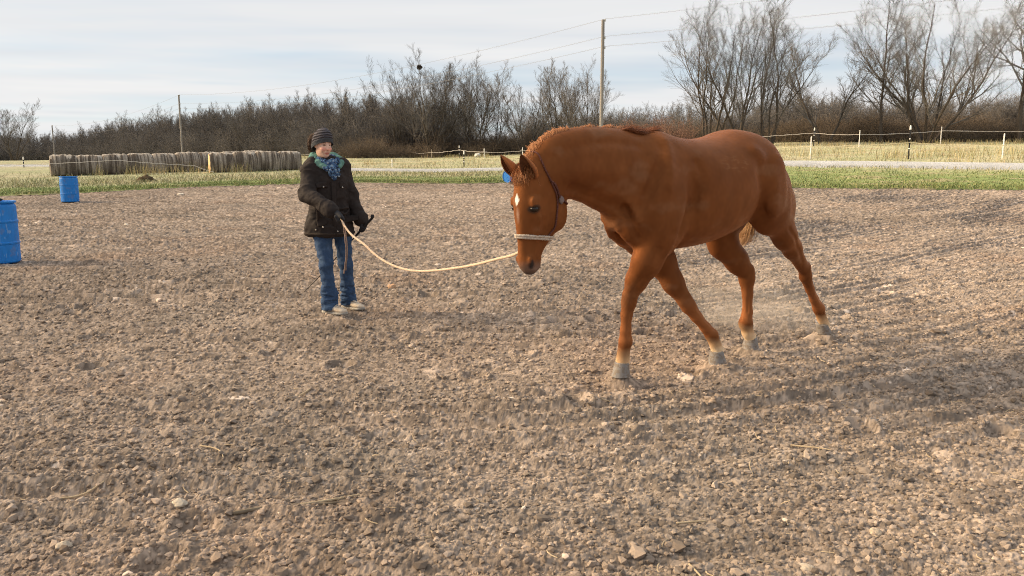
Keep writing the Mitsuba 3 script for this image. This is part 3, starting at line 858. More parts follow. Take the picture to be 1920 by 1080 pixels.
stone('white_litter', -13.2, 31.6, .09, (.66, .60, .50), 509, 'whitish stone at the far edge of the soil right of the upright barrel', 'stone')

scene['stalk_mat'] = plain(proc(lambda p, n, uv: mix((.30, .23, .15), (.50, .41, .28), fbm(p.x * 40, p.y * 40, p.z * 40, 2))), .8, .2)
scene['dark_stalk_mat'] = plain(proc(lambda p, n, uv: mix((.11, .085, .06), (.22, .18, .13), fbm(p.x * 40, p.y * 40, p.z * 40, 2))), .8, .2)


def stalk(x0, y0, x1, y1, r, mat, label, bow=.02, lift=.012, cat='stalk'):
    t = np.linspace(0, 1, 12); n = np.array([-(y1 - y0), x1 - x0]); n /= np.linalg.norm(n)
    x = x0 + (x1 - x0) * t + n[0] * bow * np.sin(3.14 * t) * 1.0; y = y0 + (y1 - y0) * t + n[1] * bow * np.sin(3.14 * t)
    h = gaussian_filter1d(soil_height(x, y, False)[0], 3) - .055 + terrain(x, y)
    k = add('dry_stalk', tube(np.stack([x, y, h + lift], 1), r * (1 - .35 * t), 7), mat, smooth=True)
    say(k, label, cat)


stalk(-1.13, 3.02, -.73, 3.17, .009, 'dark_stalk_mat', 'dark broken stick lying in the left foreground, the longest one', .01, .003)
stalk(-.90, 3.10, -.66, 3.24, .007, 'stalk_mat', 'pale stick end lying beside the long dark stick in the foreground', .01, .008)
stalk(-2.25, 2.86, -1.93, 2.78, .0045, 'stalk_mat', 'thin pale bent stalk low in the left corner', .05)
stalk(-2.2, 2.98, -2.18, 2.8, .004, 'stalk_mat', 'short pale stalk crossing the bent stalk in the left corner', .02)
stalk(-1.55, 3.75, -1.38, 3.60, .004, 'stalk_mat', 'thin pale stalk on the soil above the left foreground', .03)
stalk(-1.95, 3.22, -1.80, 3.34, .005, 'stalk_mat', 'pale bent stalk near the left edge', -.03)
stalk(1.42, 3.85, 1.58, 3.75, .005, 'stalk_mat', 'thin pale stalk lying right of the middle below the horse', .01)
stalk(.63, 2.62, .66, 2.40, .004, 'stalk_mat', 'pale stalk at the bottom edge right of the middle', .01)
stalk(.66, 2.98, .78, 3.0, .005, 'stalk_mat', 'short pale twig in the foreground right of the middle', .0)
stalk(-1.35, 4.7, -1.28, 4.86, .008, 'stalk_mat', 'short pale husk on the soil below the person', .0)


def chaff():
    r = np.random.default_rng(601); n = 420
    y = 1.8 + 9 * r.beta(1, 1.7, n); x = r.uniform(-1, 1, n) * (.8 + .68 * y)
    L = r.uniform(.012, .07, n); a = r.uniform(0, 6.28, n); t = np.linspace(-.5, .5, 4)
    X = x[:, None] + np.cos(a)[:, None] * L[:, None] * t + .15 * L[:, None] * (t ** 2) * 4; Y = y[:, None] + np.sin(a)[:, None] * L[:, None] * t
    h = soil_height(x, y, False)[0] - .055 + .012
    Z = h[:, None] + L[:, None] * t * r.normal(0, .35, n)[:, None] + 0 * X
    add('chaff', tubes(np.stack([X, Y, Z], -1), np.repeat(r.uniform(.0012, .0026, n)[:, None], 4, 1), 4), 'stalk_mat')
    say('chaff', 'bits of dry straw and roots scattered over the soil', 'straw bits', kind='stuff')


chaff()

# ------------------------------------------------------------------ distance field modelling
def pchip(x, y, q):
    g = np.linspace(x[0], x[-1], 400)
    return np.interp(q, g, gaussian_filter1d(PchipInterpolator(x, y)(g), 9, mode="nearest"))


class Field:
    """A solid as a distance field on a grid, joined with smooth unions, meshed by surface nets."""
    def __init__(s,lo,hi,h):
        s.h=h;s.lo=np.asarray(lo,float);s.n=np.ceil((np.asarray(hi)-s.lo)/h).astype(int)+1
        s.f=np.full(s.n,.25,np.float32)
    def box(s,lo,hi):
        a=np.clip(np.floor((np.asarray(lo)-s.lo)/s.h).astype(int),0,s.n-1);b=np.clip(np.ceil((np.asarray(hi)-s.lo)/s.h).astype(int)+1,1,s.n)
        sl=tuple(slice(i,j) for i,j in zip(a,b))
        g=np.meshgrid(*[s.lo[k]+s.h*np.arange(a[k],b[k]) for k in range(3)],indexing='ij',sparse=True)
        return sl,g
    def join(s,sl,d,k,cut=False):
        f=s.f[sl]
        if cut:
            d=-d;m=np.maximum(k-np.abs(f-d),0)/k;s.f[sl]=np.maximum(f,d)+m*m*k*.25
        else:
            m=np.maximum(k-np.abs(f-d),0)/k;s.f[sl]=np.minimum(f,d)-m*m*k*.25
    def cone(s,a,b,ra,rb,k=.03,flat=None,w=1.,cut=False):
        """Round cone from a to b; its thickness along the direction flat is times w."""
        a=np.asarray(a,float);b=np.asarray(b,float);m=max(ra,rb)*max(1,w)+k+2*s.h
        sl,g=s.box(np.minimum(a,b)-m,np.maximum(a,b)+m)
        ab=b-a;L=max(ab@ab,1e-12)
        p=[g[i]-a[i] for i in range(3)]
        t=np.clip((p[0]*ab[0]+p[1]*ab[1]+p[2]*ab[2])/L,0,1)
        q=[p[i]-t*ab[i] for i in range(3)]
        d2=q[0]**2+q[1]**2+q[2]**2
        if flat is not None:
            u=np.asarray(flat,float);u=u/np.linalg.norm(u)
            c=q[0]*u[0]+q[1]*u[1]+q[2]*u[2];d2=d2+c*c*(1/w**2-1)
        d=(np.sqrt(np.maximum(d2,1e-12))-(ra+t*(rb-ra)))*(min(w,1) if w<1 else 1)
        s.join(sl,d.astype(np.float32),k,cut)
    def ell(s,c,r,k=.03,R=np.eye(3),cut=False):
        """Ellipsoid with radii r along the rows of R."""
        c=np.asarray(c,float);r=np.asarray(r,float);R=np.asarray(R,float);m=r.max()+k+2*s.h
        sl,g=s.box(c-m,c+m)
        p=[g[i]-c[i] for i in range(3)];e=0
        e1=0
        for i in range(3):
            q=p[0]*R[i,0]+p[1]*R[i,1]+p[2]*R[i,2]
            e=e+(q/r[i])**2;e1=e1+(q/r[i]**2)**2
        k0=np.sqrt(e);d=k0*(k0-1)/np.maximum(np.sqrt(e1),1e-9)
        s.join(sl,d.astype(np.float32),k,cut)
    def loft(s,o,R,T,k=.04,e=2.):
        """Solid along the first row of R from o: table rows (position, low, high, half width) in the second and third rows."""
        T=np.asarray(T,float);R=np.asarray(R,float);o=np.asarray(o,float);m=k+2*s.h
        c=[]
        for x in (T[0,0],T[-1,0]):
            for y in (T[:,1].min(),T[:,2].max()):
                for z in (-T[:,3].max(),T[:,3].max()): c.append(o+x*R[0]+y*R[1]+z*R[2])
        c=np.array(c);sl,g=s.box(c.min(0)-m,c.max(0)+m)
        p=[g[i]-o[i] for i in range(3)]
        x,y,z=[p[0]*r[0]+p[1]*r[1]+p[2]*r[2] for r in R]
        lo,hi,w=[pchip(T[:,0],T[:,i],x).astype(np.float32) for i in (1,2,3)]
        cy,a=(lo+hi)/2,np.maximum((hi-lo)/2,.004);w=np.maximum(w,.004)
        k0=(np.abs((y-cy)/a)**e+np.abs(z/w)**e)**(1/e)
        g1=np.sqrt(((y-cy)/a**2)**2+(z/w**2)**2);
        d=np.where(k0>.3,k0*(k0-1)/np.maximum(g1,1e-6),-np.minimum(a,w)*.7)
        d=np.clip(d,-.3,.3)
        out=np.maximum(np.maximum(T[0,0]-x,x-T[-1,0]),0);d=np.where(out>0,np.sqrt(np.maximum(d,0)**2+out**2),d)
        s.join(sl,d.astype(np.float32),k)
    def mesh(s,smooth=6,soft=.9):


        f=gaussian_filter(s.f,soft) if soft else s.f;n=np.array(f.shape);ins=f<0
        c=np.zeros(n-1,np.int8)
        for i in np.ndindex(2,2,2): c+=ins[i[0]:n[0]-1+i[0],i[1]:n[1]-1+i[1],i[2]:n[2]-1+i[2]]
        cells=np.argwhere((c>0)&(c<8));ids=np.full(n-1,-1,np.int64);ids[tuple(cells.T)]=np.arange(len(cells))
        acc=np.zeros((len(cells),3));cnt=np.zeros(len(cells))
        C=list(np.ndindex(2,2,2))
        V={i:f[cells[:,0]+i[0],cells[:,1]+i[1],cells[:,2]+i[2]] for i in C}
        for i in C:
            for ax in range(3):
                if i[ax]: continue
                j=list(i);j[ax]=1;j=tuple(j);a,b=V[i],V[j];m=(a<0)!=(b<0)
                t=np.where(m,a/np.where(m,a-b,1),0)
                q=np.tile(np.array(i,float),(len(cells),1));q[:,ax]+=t
                acc[m]+=q[m];cnt[m]+=1
        v=s.lo+s.h*(cells+acc/cnt[:,None]);F=[]
        for ax in range(3):
            u,w=[(1,2),(2,0),(0,1)][ax]
            sa=[slice(1,-1)]*3;sb=[slice(1,-1)]*3;sa[ax]=slice(0,n[ax]-1);sb[ax]=slice(1,n[ax])
            A,B=ins[tuple(sa)],ins[tuple(sb)]
            for flip,m in ((False,A&~B),(True,B&~A)):
                e=np.argwhere(m);
                if not len(e): continue
                off=np.ones(3,int);off[ax]=0;e=e+off
                def at(du,dw):
                    q=e.copy();q[:,u]+=du;q[:,w]+=dw;return ids[tuple(q.T)]
                qd=np.stack([at(-1,-1),at(0,-1),at(0,0),at(-1,0)],1)
                if flip: qd=qd[:,::-1]
                F.append(qd)
        F=np.vstack(F);tri=np.vstack([F[:,[0,1,2]],F[:,[0,2,3]]])
        m=trimesh.Trimesh(v,tri,process=False)
        if smooth:
            from scipy.sparse import coo_matrix
            e=np.vstack([tri[:,[0,1]],tri[:,[1,2]],tri[:,[2,0]]]);e=np.vstack([e,e[:,::-1]])
            W=coo_matrix((np.ones(len(e)),(e[:,0],e[:,1])),shape=(len(v),)*2).tocsr();W=W.multiply(1/np.maximum(W.sum(1),1)).tocsr()
            q=v.copy()
            for _ in range(smooth):
                q=q+.5*(W@q-q);q=q-.51*(W@q-q)
            m.vertices=v+np.clip(q-v,-.7*s.h,.7*s.h)
        return m

# ------------------------------------------------------------------ the horse
# local frame: s forward, t to the horse's left, z up
HORSE_AT = np.array([1.61, 5.6, 0.0])
th_ = math.radians(36)
FWD = np.array([-math.cos(th_), -math.sin(th_), 0.0]); LEFT = np.array([math.sin(th_), -math.cos(th_), 0.0]); UP = np.array([0, 0, 1.0])


def to_world(q):
    q = np.asarray(q, float)
    return HORSE_AT + q[..., 0:1] * FWD + q[..., 1:2] * LEFT + q[..., 2:3] * UP


TRUNK = [(-0.4, 1.14, 1.2, 0.02), (-0.35, 1.08, 1.3, 0.06), (-0.26, 1.04, 1.37, 0.1), (-0.13, 1.02, 1.51, 0.15), (0, 0.985, 1.59, 0.215), (0.15, 0.915, 1.605, 0.295), (0.35, 0.855, 1.555, 0.32), (0.55, 0.825, 1.53, 0.32), (0.75, 0.815, 1.54, 0.29), (0.93, 0.82, 1.575, 0.235), (1.05, 0.84, 1.5, 0.22), (1.13, 0.88, 1.36, 0.185), (1.2, 0.94, 1.2, 0.13), (1.24, 1.0, 1.1, 0.05)]
HEAD = [(-0.02, -0.17, -0.1, 0.03), (0.02, -0.21, -0.06, 0.062), (0.1, -0.285, -0.022, 0.086), (0.18, -0.335, -0.004, 0.096), (0.25, -0.345, 0.0, 0.094), (0.33, -0.345, -0.003, 0.082), (0.4, -0.3, -0.006, 0.064), (0.47, -0.22, -0.01, 0.053), (0.53, -0.165, -0.01, 0.052), (0.575, -0.155, -0.012, 0.058), (0.61, -0.145, -0.035, 0.05), (0.63, -0.1, -0.06, 0.02)]
HEAD_AT = np.array( [1.9697, 0.0016, 1.3666])
HEAD_AXES = np.array( [[-0.0519, -0.0064, -0.9986], [0.9912, 0.1217, -0.0523], [-0.1219, 0.9925, 0.0]])
PARTS = [
    ('ell', (0.03, 0.13, 1.36), (0.22, 0.15, 0.19), 0.08),
    ('ell', (0.08, -0.1, 1.35), (0.2, 0.12, 0.18), 0.08),
    ('ell', (-0.33, 0.085, 1.06), (0.13, 0.115, 0.2), 0.07),
    ('ell', (-0.13, 0.15, 1.13), (0.2, 0.125, 0.26), 0.07),
    ('cone', (-0.14, 0.15, 1.06), (-0.37, 0.125, 0.85), 0.13, 0.09, 0.05, 0.8),
    ('cone', (-0.37, 0.125, 0.85), (-0.5, 0.1, 0.755), 0.09, 0.07, 0.05, 0.8),
    ('cone', (-0.5, 0.1, 0.755), (-0.73, 0.06, 0.57), 0.07, 0.048, 0.05, 0.8),
    ('cone', (-0.735, 0.06, 0.594), (-0.757, 0.055, 0.518), 0.045, 0.046, 0.02, 1.0),
    ('cone', (-0.757, 0.055, 0.518), (-0.853, 0.04, 0.403), 0.046, 0.034, 0.02, 1.0),
    ('cone', (-0.853, 0.04, 0.403), (-0.926, 0.03, 0.323), 0.034, 0.034, 0.02, 1.0),
    ('cone', (-0.926, 0.03, 0.323), (-1.015, 0.02, 0.235), 0.034, 0.045, 0.02, 1.0),
    ('cone', (-1.015, 0.02, 0.235), (-1.077, 0.015, 0.14), 0.045, 0.036, 0.02, 1.0),
    ('cone', (-1.077, 0.015, 0.14), (-1.128, 0.014, 0.09), 0.036, 0.04, 0.02, 1.0),
    ('ell', (-0.05, -0.15, 1.1), (0.24, 0.13, 0.27), 0.07),
    ('cone', (0.08, -0.16, 1.0), (-0.006, -0.14, 0.804), 0.14, 0.11, 0.05, 0.8),
    ('cone', (-0.006, -0.14, 0.804), (-0.134, -0.11, 0.669), 0.11, 0.085, 0.05, 0.8),
    ('cone', (-0.134, -0.11, 0.669), (-0.227, -0.08, 0.554), 0.085, 0.058, 0.05, 0.8),
    ('cone', (-0.23, -0.08, 0.594), (-0.223, -0.08, 0.522), 0.05, 0.056, 0.02, 1.0),
    ('cone', (-0.223, -0.08, 0.522), (-0.231, -0.075, 0.41), 0.056, 0.04, 0.02, 1.0),
    ('cone', (-0.231, -0.075, 0.41), (-0.234, -0.07, 0.277), 0.04, 0.038, 0.02, 1.0),
    ('cone', (-0.234, -0.07, 0.277), (-0.221, -0.07, 0.193), 0.038, 0.05, 0.02, 1.0),
    ('cone', (-0.221, -0.07, 0.193), (-0.252, -0.07, 0.116), 0.05, 0.042, 0.02, 1.0),
    ('cone', (-0.252, -0.07, 0.116), (-0.287, -0.07, 0.07), 0.042, 0.044, 0.02, 1.0),
    ('ell', (0.97, 0.15, 1.17), (0.19, 0.11, 0.27), 0.07),
    ('ell', (0.94, 0.155, 0.99), (0.16, 0.1, 0.17), 0.06),
    ('cone', (0.97, 0.155, 0.92), (1.05, 0.13, 0.769), 0.125, 0.093, 0.04, 0.85),
    ('cone', (1.05, 0.13, 0.769), (1.069, 0.07, 0.646), 0.093, 0.07, 0.04, 0.85),
    ('cone', (1.069, 0.07, 0.646), (1.082, 0.03, 0.547), 0.07, 0.05, 0.04, 0.85),
    ('cone', (1.087, 0.03, 0.547), (1.08, 0.015, 0.496), 0.049, 0.047, 0.02, 1.0),
    ('cone', (1.08, 0.015, 0.496), (1.082, 0.0, 0.415), 0.047, 0.036, 0.02, 1.0),
    ('cone', (1.082, 0.0, 0.415), (1.078, -0.01, 0.308), 0.036, 0.034, 0.02, 1.0),
    ('cone', (1.078, -0.01, 0.308), (1.067, -0.02, 0.234), 0.034, 0.043, 0.02, 1.0),
    ('cone', (1.067, -0.02, 0.234), (1.079, -0.025, 0.164), 0.043, 0.037, 0.02, 1.0),
    ('cone', (1.079, -0.025, 0.164), (1.08, -0.027, 0.107), 0.037, 0.048, 0.02, 1.0),
    ('ell', (0.95, -0.15, 1.15), (0.19, 0.11, 0.25), 0.07),
    ('cone', (0.92, -0.15, 0.95), (0.671, -0.1, 0.72), 0.13, 0.1, 0.04, 0.85),
    ('cone', (0.671, -0.1, 0.72), (0.615, -0.04, 0.576), 0.1, 0.072, 0.04, 0.85),
    ('cone', (0.615, -0.04, 0.576), (0.549, 0.01, 0.456), 0.072, 0.052, 0.04, 0.85),
    ('cone', (0.554, 0.01, 0.46), (0.521, 0.02, 0.414), 0.05, 0.05, 0.02, 1.0),
    ('cone', (0.521, 0.02, 0.414), (0.459, 0.04, 0.336), 0.05, 0.038, 0.02, 1.0),
    ('cone', (0.459, 0.04, 0.336), (0.385, 0.06, 0.256), 0.038, 0.036, 0.02, 1.0),
    ('cone', (0.385, 0.06, 0.256), (0.338, 0.075, 0.2), 0.036, 0.044, 0.02, 1.0),
    ('cone', (0.338, 0.075, 0.2), (0.313, 0.085, 0.142), 0.044, 0.037, 0.02, 1.0),
    ('cone', (0.313, 0.085, 0.142), (0.287, 0.089, 0.094), 0.037, 0.046, 0.02, 1.0),
    ('ell', (1.09, 0.085, 1.02), (0.12, 0.09, 0.16), 0.05),
    ('ell', (1.07, -0.08, 1.03), (0.11, 0.085, 0.16), 0.05),
    ('cone', (0.95, 0.0, 1.235), (1.214, 0.0, 1.318), 0.31, 0.235, 0.07, 0.55),
    ('cone', (1.214, 0.0, 1.318), (1.406, 0.0, 1.36), 0.235, 0.19, 0.07, 0.55),
    ('cone', (1.406, 0.0, 1.36), (1.565, 0.0, 1.372), 0.19, 0.16, 0.07, 0.55),
    ('cone', (1.565, 0.0, 1.372), (1.697, 0.0, 1.351), 0.16, 0.138, 0.07, 0.55),
    ('cone', (1.697, 0.0, 1.351), (1.794, 0.0, 1.294), 0.138, 0.115, 0.07, 0.55),
]


def head(a, b, c):
    """A point of the head: a down the nose from the poll, b out of the forehead, c to the horse's left."""
    return HEAD_AT + a * HEAD_AXES[0] + b * HEAD_AXES[1] + c * HEAD_AXES[2]


def build_horse():
    F = Field((-1.3, -.45, .02), (2.15, .5, 1.72), .0085)
    F.loft((0, 0, 0), np.array([[1, 0, 0], [0, 0, 1], [0, 1, 0.]]), TRUNK, .05, 2.2)
    for p in PARTS:
        if p[0] == 'cone': F.cone(p[1], p[2], p[3], p[4], p[5], (0, 1, 0) if p[6] != 1 else None, p[6])
        else: F.ell(p[1], p[2], p[3])
    F.loft(HEAD_AT, HEAD_AXES, HEAD, .05, 2.2)
    for s in (1, -1):
        F.ell((.97, .225 * s, 1.10), (.10, .045, .22), .05)                                    # upper arm muscle over the elbow
        F.ell((.80, .27 * s, 1.12), (.035, .02, .20), .05, cut=True)                            # dip behind the shoulder
        F.ell((.13, .335 * s, 1.33), (.07, .03, .10), .06, cut=True)                            # hollow of the flank
        F.ell((-.02, .275 * s, 1.22), (.10, .03, .20), .06)                                     # front edge of the thigh
        F.cone((1.03, .235 * s, 1.40), (1.20, .20 * s, 1.04), .016, .02, .05, cut=True)         # groove before the shoulder
        F.cone((.80, .300 * s, 1.26), (.87, .262 * s, .94), .016, .018, .04, cut=True)          # back edge of the upper arm
        F.ell(head(.212, -.058, .088 * s), (.032, .026, .010), .03, HEAD_AXES)                 # brow
        F.ell(head(.252, -.062, .098 * s), (.014, .026, .022), .006, HEAD_AXES, True)           # eye socket
        F.cone(head(.238, -.036, .090 * s), head(.234, -.062, .098 * s), .006, .008, .006); F.cone(head(.234, -.062, .098 * s), head(.248, -.094, .094 * s), .008, .005, .006)   # upper lid
        F.cone(head(.254, -.034, .087 * s), head(.271, -.062, .092 * s), .005, .006, .006); F.cone(head(.271, -.062, .092 * s), head(.254, -.094, .092 * s), .006, .005, .006)   # lower lid
        F.ell(head(.565, -.052, .062 * s), (.030, .018, .016), .010, HEAD_AXES, True)           # nostril
        F.ell(head(.545, -.040, .056 * s), (.03, .012, .012), .014, HEAD_AXES)                  # rim of the nostril
        F.ell(head(.30, -.26, .055 * s), (.1, .07, .045), .03, HEAD_AXES)                       # cheek
        F.cone(head(.30, -.085, .092 * s), head(.42, -.085, .058 * s), .011, .007, .02)         # facial crest
        F.cone(head(.595, -.135, .052 * s), head(.565, -.175, .03 * s), .006, .004, .008, cut=True)  # corner of the mouth
    F.cone((1.235, 0, 1.12), (1.12, 0, .86), .02, .02, .05, cut=True)                           # furrow between the breast muscles
    for s in (1, -1):
        F.cone((1.62, .085 * s, 1.24), (1.22, .12 * s, 1.10), .012, .02, .045, cut=True)        # jugular furrow
    return F.mesh(6, .8)


HM = build_horse()
from scipy.spatial import cKDTree
HV = np.asarray(HM.vertices).copy(); HN = np.asarray(HM.vertex_normals); HT_ = cKDTree(HV)
SCULPT = [  # lines on the left side (mirrored to the right), how far the skin is raised along them, and how wide
    ([(1.00, .2, 1.50), (1.08, .22, 1.32), (1.17, .2, 1.12)], -.014, .034), ([(.76, .27, 1.38), (.80, .3, 1.16), (.88, .25, .97), (.93, .2, .87)], -.017, .034),
    ([(.93, .15, 1.52), (1.00, .22, 1.22)], .008, .032), ([(.86, .25, 1.16), (.95, .23, 1.0)], .010, .05), ([(.80, .2, .92), (.78, .02, .82)], -.010, .03),
    ([(.19, .31, 1.33), (.12, .3, 1.14), (.08, .25, 1.0)], -.012, .036), ([(.20, .26, 1.45), (.16, .28, 1.42)], .016, .045), ([(.02, .28, 1.25), (.0, .25, 1.02)], .009, .05),
    ([(-.12, .22, 1.42), (-.22, .22, 1.22), (-.28, .2, 1.02)], -.004, .035),
    ([(.62, .33, 1.34), (.56, .33, 1.02)], -.0010, .025), ([(.50, .33, 1.34), (.44, .33, 1.02)], -.0010, .025), ([(.38, .33, 1.32), (.33, .33, 1.04)], -.0008, .025),
    ([(1.62, .1, 1.22), (1.42, .13, 1.12), (1.22, .16, 1.06)], -.015, .028), ([(1.78, .08, 1.40), (1.60, .1, 1.47), (1.40, .13, 1.50), (1.12, .16, 1.50)], -.010, .030), ([(1.74, .09, 1.30), (1.50, .13, 1.32), (1.25, .17, 1.28)], .008, .05),
    ([(-.28, .2, .92), (-.60, .1, .66)], -.008, .018), ([(1.03, .2, .86), (1.08, .13, .70), (1.10, .08, .58)], -.009, .018), ([(.98, .2, .84), (1.03, .14, .68)], .006, .025),
    ([(1.20, .08, 1.12), (1.13, .12, .94)], -.016, .020), ([(1.22, .05, 1.06), (1.16, .08, .92)], .012, .020), ([(1.22, .12, 1.14), (1.16, .16, 1.02)], .012, .022), ([(.94, .2, .87), (.92, .2, .85)], .014, .028),
    ([(.70, .22, .86), (.30, .2, .87)], -.004, .02)]


def sculpt(lines):
    v = HV.copy()
    for pts, amt, wid in lines:
        for s in (1, -1):
            p = curve([HV[HT_.query(np.array(a) * [1, s, 1])[1]] for a in pts], 40) if len(pts) > 2 else np.linspace(*[HV[HT_.query(np.array(a) * [1, s, 1])[1]] for a in pts], 40)
            p = HV[HT_.query(p)[1]]
            d, _ = cKDTree(p).query(HV, distance_upper_bound=wid * 3)
            w = np.where(np.isfinite(d), np.exp(-(np.minimum(d, 9) / wid) ** 2), 0)
            v += HN * (amt * w)[:, None]
    return v


LEGS = []   # bone and sinew: a hollow on each side of every cannon
for a, b in (((1.092, .0, .44), (1.094, -.015, .27)), ((.49, .03, .40), (.34, .065, .24)), ((-.19, -.078, .46), (-.17, -.07, .29)), ((-.80, .045, .47), (-.97, .022, .29))):
    a, b = np.array(a), np.array(b); ax = b - a; n = np.array([-ax[2], 0, ax[0]]); n = n / np.linalg.norm(n) * (-.012 if n[0] > 0 else .012)
    LEGS.append((a + n, b + n))
HV = sculpt(SCULPT)
for a, b in LEGS:
    for s in (.05, -.05):
        p = np.linspace(a, b, 30) + [0, s, 0]; p = HV[HT_.query(p)[1]]
        d, _ = cKDTree(p).query(HV, distance_upper_bound=.05)
        HV = HV - HN * (.0055 * np.where(np.isfinite(d), np.exp(-(np.minimum(d, 9) / .011) ** 2), 0))[:, None]
for pts, amt, wid in (([(.30, -.10, .095), (.44, -.09, .06)], .006, .012), ([(.32, -.14, .095), (.45, -.13, .06)], -.006, .015), ([(.33, -.045, .08), (.50, -.045, .052)], -.005, .015), ([(.165, -.055, .088), (.175, -.075, .09)], -.007, .016),
                      ([(.18, -.30, .07), (.28, -.32, .065), (.36, -.27, .055)], .006, .018), ([(.30, -.22, .09), (.40, -.19, .065)], -.006, .022), ([(.56, -.10, .055), (.60, -.09, .05)], -.005, .010), ([(.595, -.12, .05), (.61, -.07, .05)], .005, .010)):
    for s in (1, -1):
        p = np.array([head(a, b, c * s) for a, b, c in pts]); p = curve(p, 30) if len(p) > 2 else np.linspace(p[0], p[1], 30); p = HV[HT_.query(p)[1]]
        d, _ = cKDTree(p).query(HV, distance_upper_bound=wid * 3)
        HV = HV + HN * (amt * np.where(np.isfinite(d), np.exp(-(np.minimum(d, 9) / wid) ** 2), 0))[:, None]
HM.vertices = HV; HN = np.asarray(HM.vertex_normals)
HT_ = cKDTree(HV)


def coat(v):
    """The coat's own colours: red chestnut, pale hair above the hooves, a grey muzzle, a white star."""
    q = v * [1, 1, 1]
    a = meshkit.fbm(q * 3.1, 3, 1)[:, None]; b = meshkit.fbm(q * [18, 18, 9], 3, 2)[:, None]; c = meshkit.fbm(q * [60, 60, 26], 2, 3)[:, None]
    base = np.array([.088, .0305, .0115]) * (1 - a) + np.array([.168, .0630, .0225]) * a
    base = base * (.80 + .40 * b) * (.88 + .24 * c)
    ruff = np.clip(1 - np.sqrt(((v[:, :1] - .42) / .15) ** 2 + ((v[:, 2:3] - 1.37) / .06) ** 2), 0, 1) * (v[:, 1:2] > .1)
    lines = np.clip(1 - np.abs(meshkit.fbm(q * [11, 1, 42], 3, 8)[:, None] - .5) * 16, 0, 1) * np.clip(ruff * 3, 0, 1)
    base = base * (1 - .18 * lines) + np.array([.34, .19, .10]) * .18 * lines
    dusty = np.clip((meshkit.fbm(q * [7, 7, 9], 4, 12)[:, None] - .60) * 6, 0, 1) * (.5 + .5 * c)
    base = base * (1 - .16 * dusty) + np.array([.30, .20, .13]) * .16 * dusty
    jit = .035 * (meshkit.fbm(q * 9, 3, 5)[:, None] - .5) * 2
    z = v[:, 2:3] + jit
    cannon = np.clip((.50 - z) / .16, 0, 1) * np.clip((z - .2) / .05, 0, 1)
    base = base * (1 - .55 * cannon) + np.array([.30, .115, .045]) * .55 * cannon
    pale = np.clip((.20 - z) / .09, 0, 1)
    base = base * (1 - pale) + np.array([.50, .33, .19]) * pale
    white = np.clip((.125 - z) / .05, 0, 1) * (.55 + .45 * b)
    base = base * (1 - white) + np.array([.70, .56, .38]) * white
    h = (v - HEAD_AT) @ HEAD_AXES.T
    u, f, w = h[:, 0:1], h[:, 1:2], h[:, 2:3]
    onhead = (v[:, 0:1] > 1.7) & (v[:, 2:3] < 1.4)
    muz = np.clip((u + jit * .6 - .545) / .05, 0, 1) * onhead
    base = base * (1 - .85 * muz) + np.array([.15, .105, .085]) * .85 * muz
    dark = np.clip((u + jit * .5 - .600) / .02, 0, 1) * onhead
    base = base * (1 - .8 * dark) + np.array([.04, .033, .032]) * .8 * dark
    nost = np.clip(1 - np.sqrt(((u - .567) / .034) ** 2 + ((f + .052) / .021) ** 2), 0, 1) * (np.abs(w) > .035) * onhead
    base = base * (1 - np.clip(nost * 3, 0, 1)) + np.array([.02, .016, .016]) * np.clip(nost * 3, 0, 1)
    d = np.abs(u - .200) / .038 + np.abs(w + .001) / .020 + jit * 2
    star = np.clip((1.05 - d) / .25, 0, 1) * (f > -.05) * onhead
    base = base * (1 - star) + np.array([.80, .74, .68]) * star
    st = np.clip(1 - np.abs(w - .004) / .014, 0, 1) * np.clip((u - .23) / .05, 0, 1) * np.clip((.34 - u) / .06, 0, 1) * (f > -.05) * onhead * .38
    base = base * (1 - st) + np.array([.62, .46, .38]) * st
    eye = np.clip(1.15 - np.sqrt(((u - .252) / .024) ** 2 + ((f + .062) / .034) ** 2), 0, 1) * onhead
    base = base * (1 - np.clip(eye * 4, 0, 1)) + np.array([.045, .028, .02]) * np.clip(eye * 4, 0, 1)
    return np.clip(base, .01, .9)


scene['coat_mat'] = vc(.58, .20, sheen=.55, sheen_tint=1.0, spec_tint=1.0)
scene['horse__body'] = mikit.ply((to_world(HV), HM.faces), 'coat_mat', smooth=True, color=coat(HV))
say('horse', 'chestnut horse with a white star, head lowered, striding towards the left in a rope halter', 'horse')

scene['eye_mat'] = {'type': 'principled', 'base_color': {'type': 'rgb', 'value': [.012, .008, .006]}, 'roughness': .12, 'specular': .35}
for i, s in enumerate((1, -1)):
    e = trimesh.creation.icosphere(3, .0195)
    scene['horse__eye' + ('_001' if i else '')] = mikit.ply((to_world(np.asarray(e.vertices) * [.92, 1.05, 1.5] @ HEAD_AXES[[0, 2, 1]] + head(.252, -.065, .0765 * s)), e.faces), 'eye_mat', smooth=True)


